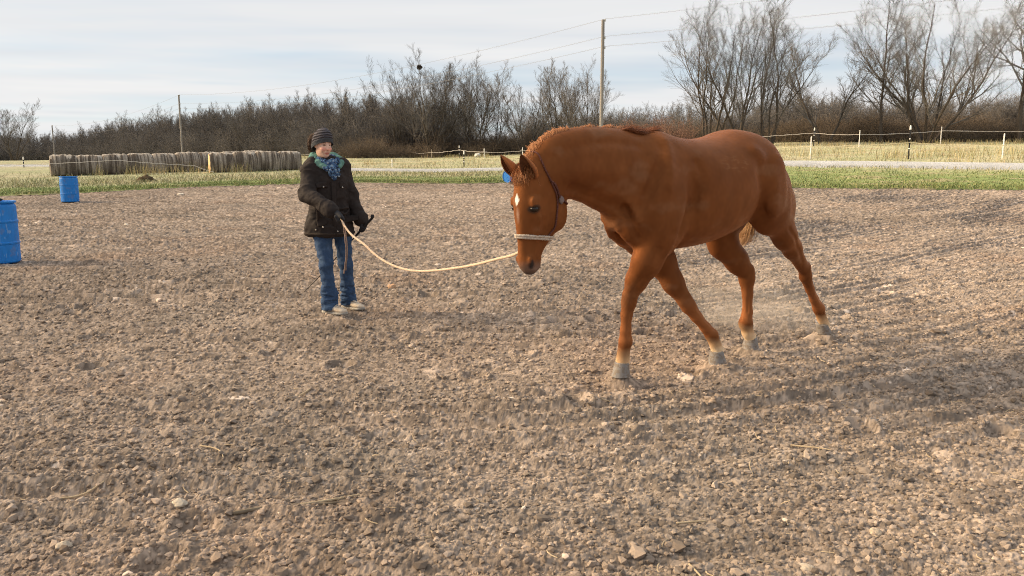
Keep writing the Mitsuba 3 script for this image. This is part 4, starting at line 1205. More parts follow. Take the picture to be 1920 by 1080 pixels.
def ear(base, tip, open_dir, width):
    """A cupped leaf of skin, open towards open_dir, with thickness."""
    base, tip, o = np.asarray(base), np.asarray(tip), np.asarray(open_dir, float)
    ax = unit(tip - base); L = np.linalg.norm(tip - base); o = unit(o - (o @ ax) * ax); sd = np.cross(ax, o)
    n, m = 22, 19; l = np.linspace(0, 1, n); wd = width * np.array([np.interp(x, [0, .12, .3, .5, .7, .87, .96, 1], [.66, .84, 1, .97, .76, .42, .16, .03]) for x in l])
    half = np.radians(np.interp(l, [0, .25, 1], [165, 128, 95]))
    out = []
    for k, off in ((0, 1.0), (1, .84)):
        an = np.linspace(-1, 1, m)[None] * half[:, None] + np.pi
        r = wd[:, None] * off - .001 * k
        p = base + (l * L)[:, None, None] * ax + (r * np.cos(an))[..., None] * o + (r * np.sin(an))[..., None] * sd + (.020 * np.sin(l * 2.6))[:, None, None] * o
        out.append(p)
    f = grid_faces(n, m); N = n * m
    v = np.vstack([out[0].reshape(-1, 3), out[1].reshape(-1, 3)]); F = [f, f[:, ::-1] + N]
    idx = np.arange(N).reshape(n, m)
    for line in (idx[:, 0], idx[:, -1], idx[-1]):
        a, b = line[:-1], line[1:]
        F.append(np.stack([a, b, b + N], 1)); F.append(np.stack([a, b + N, a + N], 1))
    inner = np.concatenate([np.zeros(N), np.ones(N)]); edge_ = np.zeros((n, m)); edge_[:, :2] = 1; edge_[:, -2:] = 1; edge_[-3:] = 1; edge_ = np.tile(edge_.ravel(), 2)
    col = np.where(inner[:, None] > 0, [.13, .062, .035], [.27, .10, .036]) * (1 - .6 * edge_[:, None]) + np.array([.08, .036, .02]) * .6 * edge_[:, None]
    return (v, np.vstack(F)), col


for i, (bs, tp, op) in enumerate([((.075, -.085, .062), (-.062, .022, .075), (.25, .85, .42)), ((.07, -.085, -.055), (-.06, .022, -.085), (.25, .85, -.25))]):
    m, c = ear(head(*bs), head(*tp), np.array(op) @ HEAD_AXES, .043)
    scene['horse__ear' + ('_001' if i else '')] = mikit.ply((to_world(m[0]), m[1]), 'coat_mat', smooth=True, color=c)


# hair
def strands(root, d, L, fall, r, K=6, wob=.12, rad=(.0016, .0026)):
    """Hairs from root along d, bending towards fall (N, 3)."""
    N = len(root); P = np.zeros((N, K, 3)); P[:, 0] = root; d = unit(d)
    for k in range(1, K):
        d = unit(d + fall / K + r.normal(0, wob, (N, 3)) * .5)
        P[:, k] = P[:, k - 1] + d * (L / (K - 1))[:, None]
    R = r.uniform(*rad, N)[:, None] * np.linspace(1, .35, K)[None]
    v, f = tubes(P, R, 3)
    return to_world(v), f


scene['mane_mat'] = plain(proc(lambda p, n, uv: mix((.22, .085, .030), (.44, .20, .085), fbm(p.x * 45, p.y * 45, p.z * 45, 2))), .55, .3)
scene['dark_mane_mat'] = plain(proc(lambda p, n, uv: mix((.10, .035, .014), (.24, .085, .032), fbm(p.x * 45, p.y * 45, p.z * 45, 2))), .55, .3)
scene['tail_mat'] = plain(proc(lambda p, n, uv: mix((.34, .19, .09), (.62, .42, .24), fbm(p.x * 45, p.y * 45, p.z * 20, 2))), .55, .3)
rh = np.random.default_rng(701)
crest = np.where((np.abs(HV[:, 1]) < .022) & (HV[:, 0] > 1.16) & (HV[:, 0] < 1.93) & (HN[:, 2] > .12) & (HV[:, 2] > 1.30) & ((HV - HEAD_AT) @ HEAD_AXES.T)[:, 0].__lt__(.03))[0]
pick = crest[rh.integers(0, len(crest), 2300)]
n_ = HN[pick]
back = np.array([-.55, -.1, .05])
root = HV[pick] + rh.normal(0, .004, (len(pick), 3)) - n_ * .004
scene['horse__mane'] = mikit.ply(strands(root, n_ * .6 + back * .7 + [0, -.35, .1] + rh.normal(0, .15, n_.shape), .012 + .085 * meshkit.noise(np.stack([HV[pick, 0] * 19, HV[pick, 2] * 19, 0 * pick], -1), 3) ** 1.6 * rh.uniform(.6, 1.1, len(pick)), np.array([-.6, -1.2, -.7]), rh, wob=.08, rad=(.0010, .0018)), 'mane_mat')
wi = np.where((np.abs(HV[:, 1] - .01) < .03) & (HV[:, 0] > .93) & (HV[:, 0] < 1.2) & (HN[:, 2] > .5))[0]
pick = wi[rh.integers(0, len(wi), 380)]
scene['horse__mane_001'] = mikit.ply(strands(HV[pick], HN[pick] * .25 + np.array([-.95, .12, .05]) + rh.normal(0, .10, (380, 3)), rh.uniform(.05, .12, 380), np.array([-.1, .1, -.25]), rh, wob=.06), 'dark_mane_mat')
say('horse__mane_001', 'darker tuft of mane over the withers')
N = 1700
root = np.array([head(a, b, c) for a, b, c in zip(rh.uniform(-.02, .06, N), rh.uniform(-.10, -.03, N), rh.normal(0, .024, N))])
_, near = HT_.query(root); root = HV[near]
scene['horse__forelock'] = mikit.ply(strands(root, HEAD_AXES[1] * .9 + HEAD_AXES[0] * .35 + rh.normal(0, .33, (N, 3)), rh.uniform(.035, .095, N), HEAD_AXES[0] * 2.2 - HEAD_AXES[1] * .6, rh, rad=(.0008, .0016)), 'mane_mat')
core = curve([(-.28, -.02, 1.37), (-.33, -.09, 1.25), (-.38, -.17, 1.09), (-.42, -.235, .93), (-.41, -.27, .80), (-.37, -.30, .74)], 12)
N = 700; off = rh.normal(0, 1, (N, 3)) * [.020, .020, .008]
P = core[None] + off[:, None] * np.interp(np.linspace(0, 1, 12), [0, .2, .7, 1], [.7, 1.2, 1.6, 1.9])[None, :, None] + np.cumsum(rh.normal(0, .004, (N, 12, 3)), axis=1)
cut = rh.uniform(.72, 1.0, N); P = np.stack([np.stack([np.interp(np.linspace(0, c, 12), np.linspace(0, 1, 12), P[i, :, j]) for j in range(3)], -1) for i, c in enumerate(cut)])
v, f = tubes(P, rh.uniform(.0016, .0028, N)[:, None] * np.linspace(1, .4, 12)[None], 3)
scene['horse__tail'] = mikit.ply((to_world(v), f), 'tail_mat')
say('horse__tail', 'blond ragged tail swung behind the hind leg')

# hooves
def hoof_col(p, n, uv):
    a = noise(p.z * 160, p.x * 8, p.y * 8); b = fbm(p.x * 25, p.y * 25, p.z * 25, 3)
    return dr.select(fbm(p.x * 60, p.y * 60, p.z * 60, 3) > .56, mi.Color3f(.17, .14, .115), mix((.13, .12, .115), (.27, .255, .245), .4 * a + .6 * b))


scene['hoof_mat'] = plain(proc(hoof_col), .6, .3)
scene['shoe_iron_mat'] = plain((.16, .155, .15), .5, .4)


def hoof(key, top, bottom, toe, tilt):
    """A hoof between the coronet and the sole: wide toe, upright heel, tilted by the given angle about the level axis across it."""
    top, bottom, toe = np.asarray(top, float), np.asarray(bottom, float), unit(np.asarray(toe, float))
    side = np.cross([0, 0, 1.0], toe); h = np.linspace(0, 1, 9); an = np.linspace(0, 2 * np.pi, 41)
    def rotv(q): c, s = math.cos(tilt), math.sin(tilt); return np.stack([q[..., 0] * c - q[..., 2] * s, q[..., 1], q[..., 0] * s + q[..., 2] * c], -1)
    V = []
    H_ = np.linalg.norm(top - bottom)
    for k in h:
        rl, rw = .050 + .017 * k, .047 + .013 * k
        x = np.cos(an) * rl; x = np.where(x < 0, x * .86, x) + .012 * k; y = np.sin(an) * rw
        q = np.stack([x, y, np.full_like(x, (1 - k) * H_)], -1)
        q[:, 2] -= np.where(x < 0, .010 * (1 - k), 0)
        V.append(bottom + (rotv(q) @ np.array([toe, side, [0, 0, 1.0]])))
    V = np.array(V); V[:, :] += 0
    shift = top - (bottom + rotv(np.array([[0, 0, H_]]))[0] @ np.array([toe, side, [0, 0, 1.0]]))
    V += (1 - h)[:, None, None] * shift
    cap = lambda ring, e: np.stack([ring * (1 - w) + ring.mean(0) * w + e * w for w in (.25, .7, 1.0)])
    A = np.concatenate([cap(V[0], np.array([0, 0, .012]))[::-1], V, cap(V[-1], np.array([0, 0, .004]))])
    scene[key] = mikit.ply((to_world(A.reshape(-1, 3)), grid_faces(len(A), len(an))), 'hoof_mat', smooth=50)


hoof('horse__hoof', (1.086, -.027, .098), (1.088, -.027, .010), (.95, .30, 0), 0.0)
hoof('horse__hoof_001', (.296, .090, .088), (.278, .090, .012), (.95, .25, 0), -.22)
hoof('horse__hoof_002', (-.288, -.07, .078), (-.300, -.07, .004), (.95, .15, 0), -.42)
hoof('horse__hoof_003', (-1.085, .014, .095), (-1.142, .014, .018), (.95, .1, 0), -.02)

# the halter
scene['braid_mat'] = plain(proc(lambda p, n, uv: mix((.30, .25, .21), (.56, .48, .40), noise(p.x * 130, p.y * 130, p.z * 130))), .8, .2)
scene['dark_rope_mat'] = plain(proc(lambda p, n, uv: mix((.070, .028, .026), (.14, .062, .052), noise(p.x * 200, p.y * 200, p.z * 200))), .8, .2)
scene['grey_rope_mat'] = plain((.17, .13, .125), .8, .2)


def snap(p, off):
    """The point off metres outside the horse's skin nearest to p."""
    p = np.atleast_2d(p); _, i = HT_.query(p)
    return HV[i] + HN[i] * off


def twisted(path, r, n_strand=3, pitch=.05, sides=7):
    """A laid rope: strands wound round the path."""
    path = np.asarray(path, float); K = len(path)
    t = unit(np.gradient(path, axis=0)); a = np.zeros_like(t); a[0] = unit(np.cross(t[0], [.3, .2, .9]))
    for i in range(1, K): a[i] = unit(a[i - 1] - (a[i - 1] @ t[i]) * t[i])
    b = np.cross(t, a); s = np.concatenate([[0], np.cumsum(np.linalg.norm(np.diff(path, axis=0), axis=1))])
    out = []
    for k in range(n_strand):
        an = 2 * np.pi * (s / pitch + k / n_strand)
        out.append(path + r * .5 * (np.cos(an)[:, None] * a + np.sin(an)[:, None] * b))
    return tubes(np.array(out), np.full((n_strand, K), r * .56), sides)


HTb = np.array(HEAD)
def nose_ring(u0, u1, off, n=64):
    an = np.linspace(0, 2 * np.pi, n + 1); u = u0 + (u1 - u0) * (1 - np.cos(an)) / 2
    lo, hi, w = (pchip(HTb[:, 0], HTb[:, i], u) for i in (1, 2, 3))
    return np.array([head(a, (l + h) / 2 + ((h - l) / 2 + off) * math.cos(x), (ww + off) * math.sin(x)) for a, l, h, ww, x in zip(u, lo, hi, w, an)])


R1, R2 = nose_ring(.398, .440, .010, 260), nose_ring(.410, .452, .010, 260)
scene['halter__noseband'] = mikit.ply(tuple(to_world(x) if i == 0 else x for i, x in enumerate(join([twisted(R1, .0075, 3, .022), twisted(R2, .0075, 3, .022)]))), 'braid_mat', smooth=True)
say('halter__noseband', 'pale braided noseband')
for i, s in enumerate((1, -1)):
    g = [(.43, -.175, .06), (.37, -.22, .085), (.306, -.225, .095), (.25, -.225, .10), (.19, -.215, .10), (.14, -.19, .105), (.09, -.165, .10), (.04, -.14, .085), (-.01, -.14, .05), (-.03, -.14, 0)]
    p = np.vstack([snap(head(a, b, c * s), .006) for a, b, c in g])
    pp = curve(p, 160)
    pp = np.vstack([snap(q, .005) for q in pp]); pp = gaussian_filter1d(pp, 3, axis=0, mode='nearest')
    v, f = twisted(pp, .005, 3, .022)
    scene['halter__cheek_rope' + ('_001' if i else '')] = mikit.ply((to_world(v), f), 'dark_rope_mat', smooth=True)
    p = np.vstack([snap(head(a, b, c * s), .008) for a, b, c in [(.10, -.16, .105), (.15, -.215, .105), (.20, -.25, .10), (.235, -.30, .075), (.25, -.345, .03), (.25, -.36, 0)]])
    v, f = twisted(gaussian_filter1d(curve(p, 90), 2, axis=0, mode='nearest'), .006, 3, .024)
    scene['halter__throat_rope' + ('_001' if i else '')] = mikit.ply((to_world(v), f), 'dark_rope_mat', smooth=True)
    kn = trimesh.creation.icosphere(2, .017); kv = np.asarray(kn.vertices) * (1 + .3 * (meshkit.noise(np.asarray(kn.vertices) * 120)[:, None] - .5))
    scene['halter__knot' + ('_001' if i else '')] = mikit.ply((to_world(kv * [1, .8, 1.3] + snap(head(.215, -.255, .098 * s), .010)[0]), kn.faces), 'grey_rope_mat', smooth=True)
kn = trimesh.creation.icosphere(2, .022)
KNOT = head(.455, -.235, 0.0)
scene['halter__knot_002'] = mikit.ply((to_world(np.asarray(kn.vertices) * [1, 1, 1.2] + KNOT), kn.faces), 'braid_mat', smooth=True)
say('halter', 'dark rope halter with a pale braided noseband worn on the horse\'s head', 'halter')

for k_ in ('horse__mane', 'horse__mane_001', 'horse__forelock', 'horse__tail'):
    labels.setdefault(k_, {})['kind'] = 'stuff'

# ------------------------------------------------------------------ the person
AT = np.array([-1.70, 7.35, 0.0])
FR = np.array([.50, -.866, 0.0]); SD = np.array([.866, .50, 0.0])          # to the front, to the person's left
FACE = unit(np.array([.66, -.74, -.10])); FSIDE = unit(np.cross([0, 0, 1.0], FACE)); FUP = np.cross(FACE, FSIDE)


def bp(l, f, z):
    return AT + SD * l + FR * f + np.array([0, 0, z])


R_SH, R_EL, R_WR, R_HA = np.array([-1.842, 7.27, 1.312]), np.array([-1.835, 7.10, 1.10]), np.array([-1.575, 6.945, .968]), np.array([-1.495, 6.90, .905])
L_SH, L_EL, L_WR, L_HA = np.array([-1.585, 7.42, 1.308]), np.array([-1.505, 7.44, 1.07]), np.array([-1.412, 7.39, .852]), np.array([-1.400, 7.375, .775])
R_HIP, R_KN, R_AN = np.array([-1.765, 7.30, .80]), np.array([-1.712, 7.21, .463]), np.array([-1.698, 7.23, .085])
L_HIP, L_KN, L_AN = np.array([-1.605, 7.415, .80]), np.array([-1.575, 7.41, .436]), np.array([-1.575, 7.49, .08])
HEAD_C = np.array([-1.722, 7.30, 1.545])


def hd(f, s, u):
    return HEAD_C + FACE * f + FSIDE * s + FUP * u


def finger_chains(c, axis, d, n, thumb):
    """Five finger chains of a hand closed on a rod through c along axis; d from wrist to knuckles, n the way the palm faces."""
    axis, d, n = unit(axis), unit(d), unit(n); out = []
    for i, (off, ln) in enumerate(((.031, .9), (.010, 1.0), (-.011, .95), (-.031, .78))):
        k = c - n * .026 + axis * off - d * .012; p = [k]
        for ang, L in ((35, .040), (125, .028), (205, .022)):
            a = math.radians(ang); k = k + (d * math.cos(a) + n * math.sin(a)) * L * ln; p.append(k)
        out.append((p, [.0098, .0092, .0085, .0075]))
    w = c - n * .026 - d * .06 + axis * .026 * thumb
    out.append(([w, w + axis * .022 * thumb + n * .022 + d * .022, w + axis * .012 * thumb + n * .045 + d * .042, w - axis * .004 * thumb + n * .052 + d * .058], [.013, .0115, .0105, .009]))
    return out


def hand(F, wrist, c, axis, d, n, thumb, grow_):
    axis, d, n = unit(axis), unit(d), unit(n)
    for off in (.028, .010, -.010, -.028):
        F.cone(wrist + axis * off * .6, c - n * .026 + axis * off - d * .012, .016 + grow_, .0125 + grow_, .012)
    for p, r in finger_chains(c, axis, d, n, thumb):
        for a, b, ra, rb in zip(p, p[1:], r, r[1:]): F.cone(a, b, ra + grow_, rb + grow_, .004)


R_AX = unit(np.array([.30, -.60, -.45])); R_D = unit(R_HA - R_WR); R_D = unit(R_D - (R_D @ R_AX) * R_AX); R_N = np.cross(R_AX, R_D); R_N = R_N * (1 if R_N[2] < 0 else -1)
L_AX = unit(np.array([.258, -.25, .245])); L_D = np.array([.05, -.1, -1.0]); L_D = unit(L_D - (L_D @ L_AX) * L_AX); L_N = np.cross(L_AX, L_D); L_N = L_N * (1 if L_N[0] < 0 else -1)


def limb(F, pts, rs, k=.02, **kw):
    for a, b, ra, rb in zip(pts, pts[1:], rs, rs[1:]): F.cone(a, b, ra, rb, k, **kw)


def build_person():
    F = Field((-2.0, 6.75, -.02), (-1.25, 7.7, 1.72), .0075)
    # body under the clothes
    F.loft(AT + np.array([0, 0, .76]), np.array([[0, 0, 1.0], FR, SD]), [(0, -.07, .07, .10), (.06, -.10, .09, .145), (.20, -.09, .09, .125), (.42, -.10, .10, .135), (.56, -.08, .07, .14), (.62, -.06, .05, .08), (.65, -.05, .04, .05)], .03)
    limb(F, [R_SH, R_EL, R_WR], [.040, .032, .022]); limb(F, [L_SH, L_EL, L_WR], [.040, .032, .022])
    limb(F, [R_HIP, R_KN, R_AN], [.075, .048, .034]); limb(F, [L_HIP, L_KN, L_AN], [.075, .048, .034])
    F.cone(R_AN - [0, 0, .03], R_AN + unit(np.array([.8, -.5, 0])) * .12 - [0, 0, .045], .03, .022, .02); F.cone(L_AN - [0, 0, .03], L_AN + unit(np.array([.75, -.6, 0])) * .12 - [0, 0, .042], .03, .022, .02)
    F.cone(bp(0, -.01, 1.38), hd(-.03, 0, -.06), .052, .05, .03)
    hand(F, R_WR, R_HA, R_AX, R_D, R_N, 1, -.0045); hand(F, L_WR, L_HA, L_AX, L_D, L_N, 1, -.0045)
    A = np.array([FACE, FSIDE, FUP])
    F.ell(hd(-.012, 0, .03), (.090, .072, .085), .02, A); F.ell(hd(.022, 0, -.035), (.062, .056, .075), .03, A); F.ell(hd(.052, 0, -.092), (.025, .026, .02), .02, A)
    for s in (1, -1):
        F.ell(hd(.062, .030 * s, -.035), (.02, .022, .018), .02, A); F.ell(hd(.086, .031 * s, .002), (.013, .016, .009), .010, A, True)
        F.cone(hd(.082, .012 * s, .020), hd(.072, .047 * s, .020), .006, .005, .012); F.ell(hd(-.01, .073 * s, -.012), (.016, .006, .03), .008, A)
    F.cone(hd(.086, 0, .002), hd(.103, 0, -.036), .007, .011, .010); F.ell(hd(.098, .011, -.040), (.008, .007, .006), .006, A); F.ell(hd(.098, -.011, -.040), (.008, .007, .006), .006, A)
    F.ell(hd(.080, 0, -.066), (.010, .022, .005), .006, A); F.ell(hd(.078, 0, -.076), (.011, .019, .006), .006, A); F.ell(hd(.090, 0, -.071), (.006, .018, .0022), .003, A, True)
    return F.mesh(4, .7)


PM = build_person(); pv = np.asarray(PM.vertices)
q = (pv - HEAD_C) @ np.array([FACE, FSIDE, FUP]).T
col = np.tile([.57, .37, .29], (len(pv), 1)) * (.9 + .2 * meshkit.fbm(pv * 40, 2, 3)[:, None])
def spot(c, r): return np.clip(1.2 - np.sqrt((((q - c) / r) ** 2).sum(1)), 0, 1)[:, None] * (q[:, :1] > .03)
for c, r, k in (((.088, 0, -.071), (.03, .024, .011), (.38, .14, .12)), ((.07, .035, -.032), (.05, .022, .018), (.60, .29, .23)), ((.07, -.035, -.032), (.05, .022, .018), (.60, .29, .23)), ((.10, 0, -.036), (.02, .012, .012), (.60, .29, .22)),
                ((.085, .031, .003), (.03, .017, .006), (.07, .045, .035)), ((.085, -.031, .003), (.03, .017, .006), (.07, .045, .035)), ((.08, .032, .023), (.03, .022, .005), (.16, .09, .06)), ((.08, -.032, .023), (.03, .022, .005), (.16, .09, .06))):
    m = np.clip(spot(np.array(c), np.array(r)) * 2.5, 0, 1); col = col * (1 - m) + np.array(k) * m
scene['skin_mat'] = vc(.5, .35)
scene['person__body'] = mikit.ply((pv, PM.faces), 'skin_mat', smooth=True, color=col)
say('person', 'person in dark brown coat, jeans and striped grey knit cap, holding the lead rope', 'person')


def folds(m, f, amt, seed, zs=1.0):
    """Cloth creases: pushes the surface in and out along its normals."""
    v = np.asarray(m.vertices); n = np.asarray(m.vertex_normals); q = v * [f, f, f * zs]
    w = meshkit.fbm(q + 1.3 * meshkit.fbm(q * .6 + 9, 2, seed + 7)[:, None], 3, seed) - .5
    r = 1 - np.abs(2 * (meshkit.fbm(q * .8 + 4, 3, seed + 3)) - 1) * 2.2
    return v + n * np.clip(amt * (w + .5 * np.clip(r, -1, 1)), -.011, .02)[:, None]


def coat_cloth(p, n, uv):
    a = fbm(p.x * 9, p.y * 9, p.z * 9, 3); b = noise(p.x * 230, p.y * 230, p.z * 230)
    return mix((.0135, .0105, .0102), (.030, .0235, .0225), a) * (.8 + .4 * b)


scene['jacket_mat'] = plain(proc(coat_cloth), .85, .25)
F = Field((-2.05, 6.8, .60), (-1.28, 7.72, 1.46), .0075)
F.loft(AT + np.array([0, 0, .69]), np.array([[0, 0, 1.0], FR, SD]), [(.035, -.150, .165, .212), (.055, -.157, .172, .220), (.14, -.15, .155, .204), (.25, -.135, .135, .176), (.38, -.14, .135, .172), (.52, -.145, .135, .182), (.62, -.12, .11, .166), (.68, -.105, .085, .150), (.715, -.085, .07, .10), (.74, -.07, .06, .07)], .03, 2.3)
limb(F, [bp(-.14, 0, 1.36), R_SH, R_EL, R_WR - (R_WR - R_EL) * .10], [.068, .070, .060, .050], .03)
limb(F, [bp(.14, 0, 1.36), L_SH, L_EL, L_WR + (L_EL - L_WR) * .08], [.068, .068, .056, .050], .03)
F.cone(R_WR - (R_WR - R_EL) * .16, R_WR - (R_WR - R_EL) * .06, .061, .061, .008); F.cone(L_WR + (L_EL - L_WR) * .14, L_WR + (L_EL - L_WR) * .05, .062, .062, .008)
F.cone(bp(-.19, .0, 1.09), bp(-.10, .13, 1.0), .02, .02, .03)
JM = F.mesh(3, .7); JV = folds(JM, 11, .030, 21, .9)
scene['person__jacket'] = mikit.ply((JV, JM.faces), 'jacket_mat', smooth=True)
JT = cKDTree(JV); JM2 = trimesh.Trimesh(JV, JM.faces, process=False); JN = np.asarray(JM2.vertex_normals)


def onto(p, off=0.0):
    p = np.atleast_2d(p); _, i = JT.query(p); return JV[i] + JN[i] * off


def patch(l0, l1, z0, z1, name, th=.007, f=.16, round_=.012):
    """A flap of cloth lying on the front of the coat."""
    nu, nv = 13, 9
    g = np.array([[onto(bp(l0 + (l1 - l0) * i / (nu - 1), f, z0 + (z1 - z0) * j / (nv - 1)))[0] for j in range(nv)] for i in range(nu)])
    g = gaussian_filter(g, [1.2, 1.2, 0], mode='nearest')
    e = np.minimum(np.minimum(np.arange(nu), np.arange(nu)[::-1])[:, None], np.minimum(np.arange(nv), np.arange(nv)[::-1])[None])
    n = unit(FR * 1.0 + SD * ((l0 + l1) / 2) * 2.0)
    top = g + n * (np.where(e > 0, th, -.012) + .003)[..., None]
    scene[name] = mikit.ply((top.reshape(-1, 3), grid_faces(nu, nv)), 'flap_mat', smooth=True)


scene['flap_mat'] = plain(proc(lambda p, n, uv: coat_cloth(p, n, uv) * .95), .85, .25)
patch(-.150, -.045, 1.155, 1.215, 'person__jacket__flap'); patch(.055, .145, 1.155, 1.215, 'person__jacket__flap_001')
patch(-.205, -.075, .83, .92, 'person__jacket__flap_002', f=.2); patch(.085, .20, .84, .92, 'person__jacket__flap_003', f=.2)
patch(-.018, .034, .75, 1.30, 'person__jacket__placket', f=.2, th=.009)
scene['hem_mat'] = plain((.034, .026, .022), .9, .2)
an = np.linspace(0, 2 * np.pi, 90)
ring = np.stack([bp(.216 * math.sin(a), .160 * math.cos(a) + .01, .738) for a in an]); ring = gaussian_filter1d(onto(ring, .002), 1.5, axis=0, mode='wrap')
scene['person__jacket__hem'] = mikit.ply(tube(ring, .009, 8), 'hem_mat', smooth=True)
scene['button_mat'] = {'type': 'principled', 'base_color': {'type': 'rgb', 'value': [.55, .52, .48]}, 'roughness': .3, 'metallic': .8}
for i, (l, f, z) in enumerate([(-.10, .2, 1.168), (.10, .2, 1.168), (-.14, .25, .845), (-.19, .16, .78), (.02, .25, .77), (.015, .25, .95)]):
    b = onto(bp(l, f, z), .013)[0]
    scene['person__jacket__button' + (f'_{i:03d}' if i else '')] = mikit.ply((trimesh.creation.icosphere(1, .0075).vertices + b, trimesh.creation.icosphere(1).faces), 'button_mat', smooth=True)
b0 = onto(bp(.075, .2, .955), .006)[0]
bow = [tube(curve([b0, b0 + SD * .035 + [0, 0, .018] + FR * .02, b0 + SD * .075 + [0, 0, .012], b0 + SD * .05 - [0, 0, .03] + FR * .015, b0], 14), .011, 6), tube(curve([b0, b0 - SD * .03 + FR * .02 + [0, 0, .012], b0 - SD * .055 - [0, 0, .015] + FR * .01, b0], 12), .010, 6),
       tube(curve([b0, b0 + SD * .03 - [0, 0, .045] + FR * .015, b0 + SD * .035 - [0, 0, .085] + FR * .012], 10), .010, 6)]
scene['person__jacket__belt'] = mikit.ply(join(bow), 'flap_mat', smooth=True)

# jeans
def denim(p, n, uv):
    a = fbm(p.x * 12, p.y * 12, p.z * 8, 3); b = noise(p.x * 300, p.y * 300, p.z * 300); c = fbm(p.x * 30, p.y * 30, p.z * 10, 2)
    worn = smoothstep(.45, .75, a * .6 + c * .4)
    return mix((.030, .060, .125), (.062, .108, .190), worn) * (.8 + .4 * b)


scene['denim_mat'] = plain(proc(denim), .9, .2)
F = Field((-2.0, 6.95, 0.0), (-1.35, 7.75, .98), .0075)
F.loft(AT + np.array([0, .01, .70]), np.array([[0, 0, 1.0], FR, SD]), [(0, -.08, .08, .12), (.06, -.11, .10, .165), (.22, -.10, .10, .15)], .04)
limb(F, [R_HIP, R_KN, R_KN * .35 + R_AN * .65, R_AN - [0, .0, .02]], [.088, .057, .051, .062], .03); limb(F, [L_HIP, L_KN, L_KN * .35 + L_AN * .65, L_AN - [0, 0, .015]], [.086, .056, .050, .060], .03)
F.cone(R_AN + np.array([.02, .02, .10]), R_AN + np.array([.045, .0, .085]), .042, .034, .03); F.cone(L_AN + np.array([.0, .0, .14]), L_AN + np.array([-.02, -.02, .13]), .04, .032, .03)
NM = F.mesh(3, .7); v0 = np.asarray(NM.vertices).copy(); NV = folds(NM, 13, .020, 41, 1.0)
low = np.clip((.34 - v0[:, 2]) / .2, 0, 1); v1 = folds(NM, 14, .05, 43, 2.2)
NV = NV * (1 - low[:, None]) + v1 * low[:, None]; NV[:, 2] = np.maximum(NV[:, 2], .034)
scene['person__jeans'] = mikit.ply((NV, NM.faces), 'denim_mat', smooth=True)

# gloves
scene['glove_mat'] = plain((.016, .017, .022), .8, .3)
for i, a in enumerate(((R_WR, R_HA, R_AX, R_D, R_N), (L_WR, L_HA, L_AX, L_D, L_N))):
    F = Field(a[1] - .16, a[1] + .17, .003)
    hand(F, a[0], a[1], a[2], a[3], a[4], 1, .0015)
    el = (R_EL, L_EL)[i]; F.cone(a[0] - (a[0] - el) * .14, a[0] + (a[1] - a[0]) * .1, .036, .030, .01)
    g = F.mesh(3, .7)
    scene['person__glove' + ('_001' if i else '')] = mikit.ply(g, 'glove_mat', smooth=True)

# shoes
scene['shoe_mat'] = plain(proc(lambda p, n, uv: mix((.38, .30, .22), (.60, .53, .44), fbm(p.x * 28, p.y * 28, p.z * 28, 3))), .8, .3)
scene['sole_mat'] = plain(proc(lambda p, n, uv: mix((.16, .15, .14), (.42, .40, .36), fbm(p.x * 40, p.y * 40, p.z * 40, 2))), .8, .3)
scene['lace_mat'] = plain((.55, .52, .47), .8, .2)
for i, (an_k, dr_) in enumerate(((R_AN, (.80, -.42, 0)), (L_AN, (.76, -.55, 0)))):
    d = unit(np.array(dr_)); sdv = np.array([-d[1], d[0], 0]); o = np.array([an_k[0], an_k[1], .0]) - d * .075
    F = Field(o - .12, o + d * .27 + np.array([.13, .13, .16]), .005); F = Field(np.minimum(o, o + d * .27) - .09, np.maximum(o, o + d * .27) + [.09, .09, .17], .005)
    F.loft(o + np.array([0, 0, .0]), np.array([d, [0, 0, 1.0], sdv]), [(0, .018, .07, .025), (.03, .014, .095, .035), (.09, .014, .098, .038), (.14, .014, .078, .042), (.20, .014, .060, .048), (.245, .014, .048, .042), (.268, .018, .035, .015)], .01, 2.3)
    m = F.mesh(3, .7)
    scene['person__shoe' + ('_001' if i else '')] = mikit.ply(m, 'shoe_mat', smooth=True)
    F = Field(np.minimum(o, o + d * .27) - .09, np.maximum(o, o + d * .27) + [.09, .09, .1], .005)
    F.loft(o, np.array([d, [0, 0, 1.0], sdv]), [(-.006, -.002, .022, .022), (.03, -.006, .026, .042), (.09, -.006, .024, .040), (.2, -.006, .024, .054), (.25, -.003, .024, .046), (.276, .004, .026, .012)], .004, 3.5)
    sk = 'person__shoe' + ('_001' if i else '') + '__sole'
    scene[sk] = mikit.ply(F.mesh(2, .5), 'sole_mat', smooth=True)
    zz = [tube(np.array([o + d * x + sdv * .022 + [0, 0, zt], o + d * (x + .012) - sdv * .022 + [0, 0, zt]]), .0035, 5) for x, zt in ((.125, .090), (.148, .080), (.170, .073))]
    scene['person__shoe' + ('_001' if i else '') + '__lace'] = mikit.ply(join(zz), 'lace_mat', smooth=True)

# cap: knitted rings
A = np.array([FACE, FSIDE, FUP])
nz, na = 56, 64
tz = np.linspace(0, 1, nz); an = np.linspace(0, 2 * np.pi, na)
z = -.012 + .150 * tz; rad = np.where(tz < .30, 1.0, np.sqrt(np.clip(1 - ((tz - .30) / .70) ** 2.2, 0, 1)))
rib = 1 + .030 * np.sin(tz * 2 * np.pi * 6.5) * (tz > .27) * (tz < .95) + .035 * (tz < .27)
Rz = np.where(tz > .99, 0.002, 1) * rad * rib
TA, AA = np.meshgrid(tz, an, indexing='ij')
sl = .055
pts = hd(-.016, 0, 0) + (Rz[:, None] * .106 * np.cos(AA))[..., None] * FACE + (Rz[:, None] * .089 * np.sin(AA))[..., None] * FSIDE + ((z[:, None] + .010 + sl * np.cos(AA) * .62 * (1 - TA * .6)) - .035 * (1 - np.cos(AA)) * .5 * (1 - TA))[..., None] * FUP
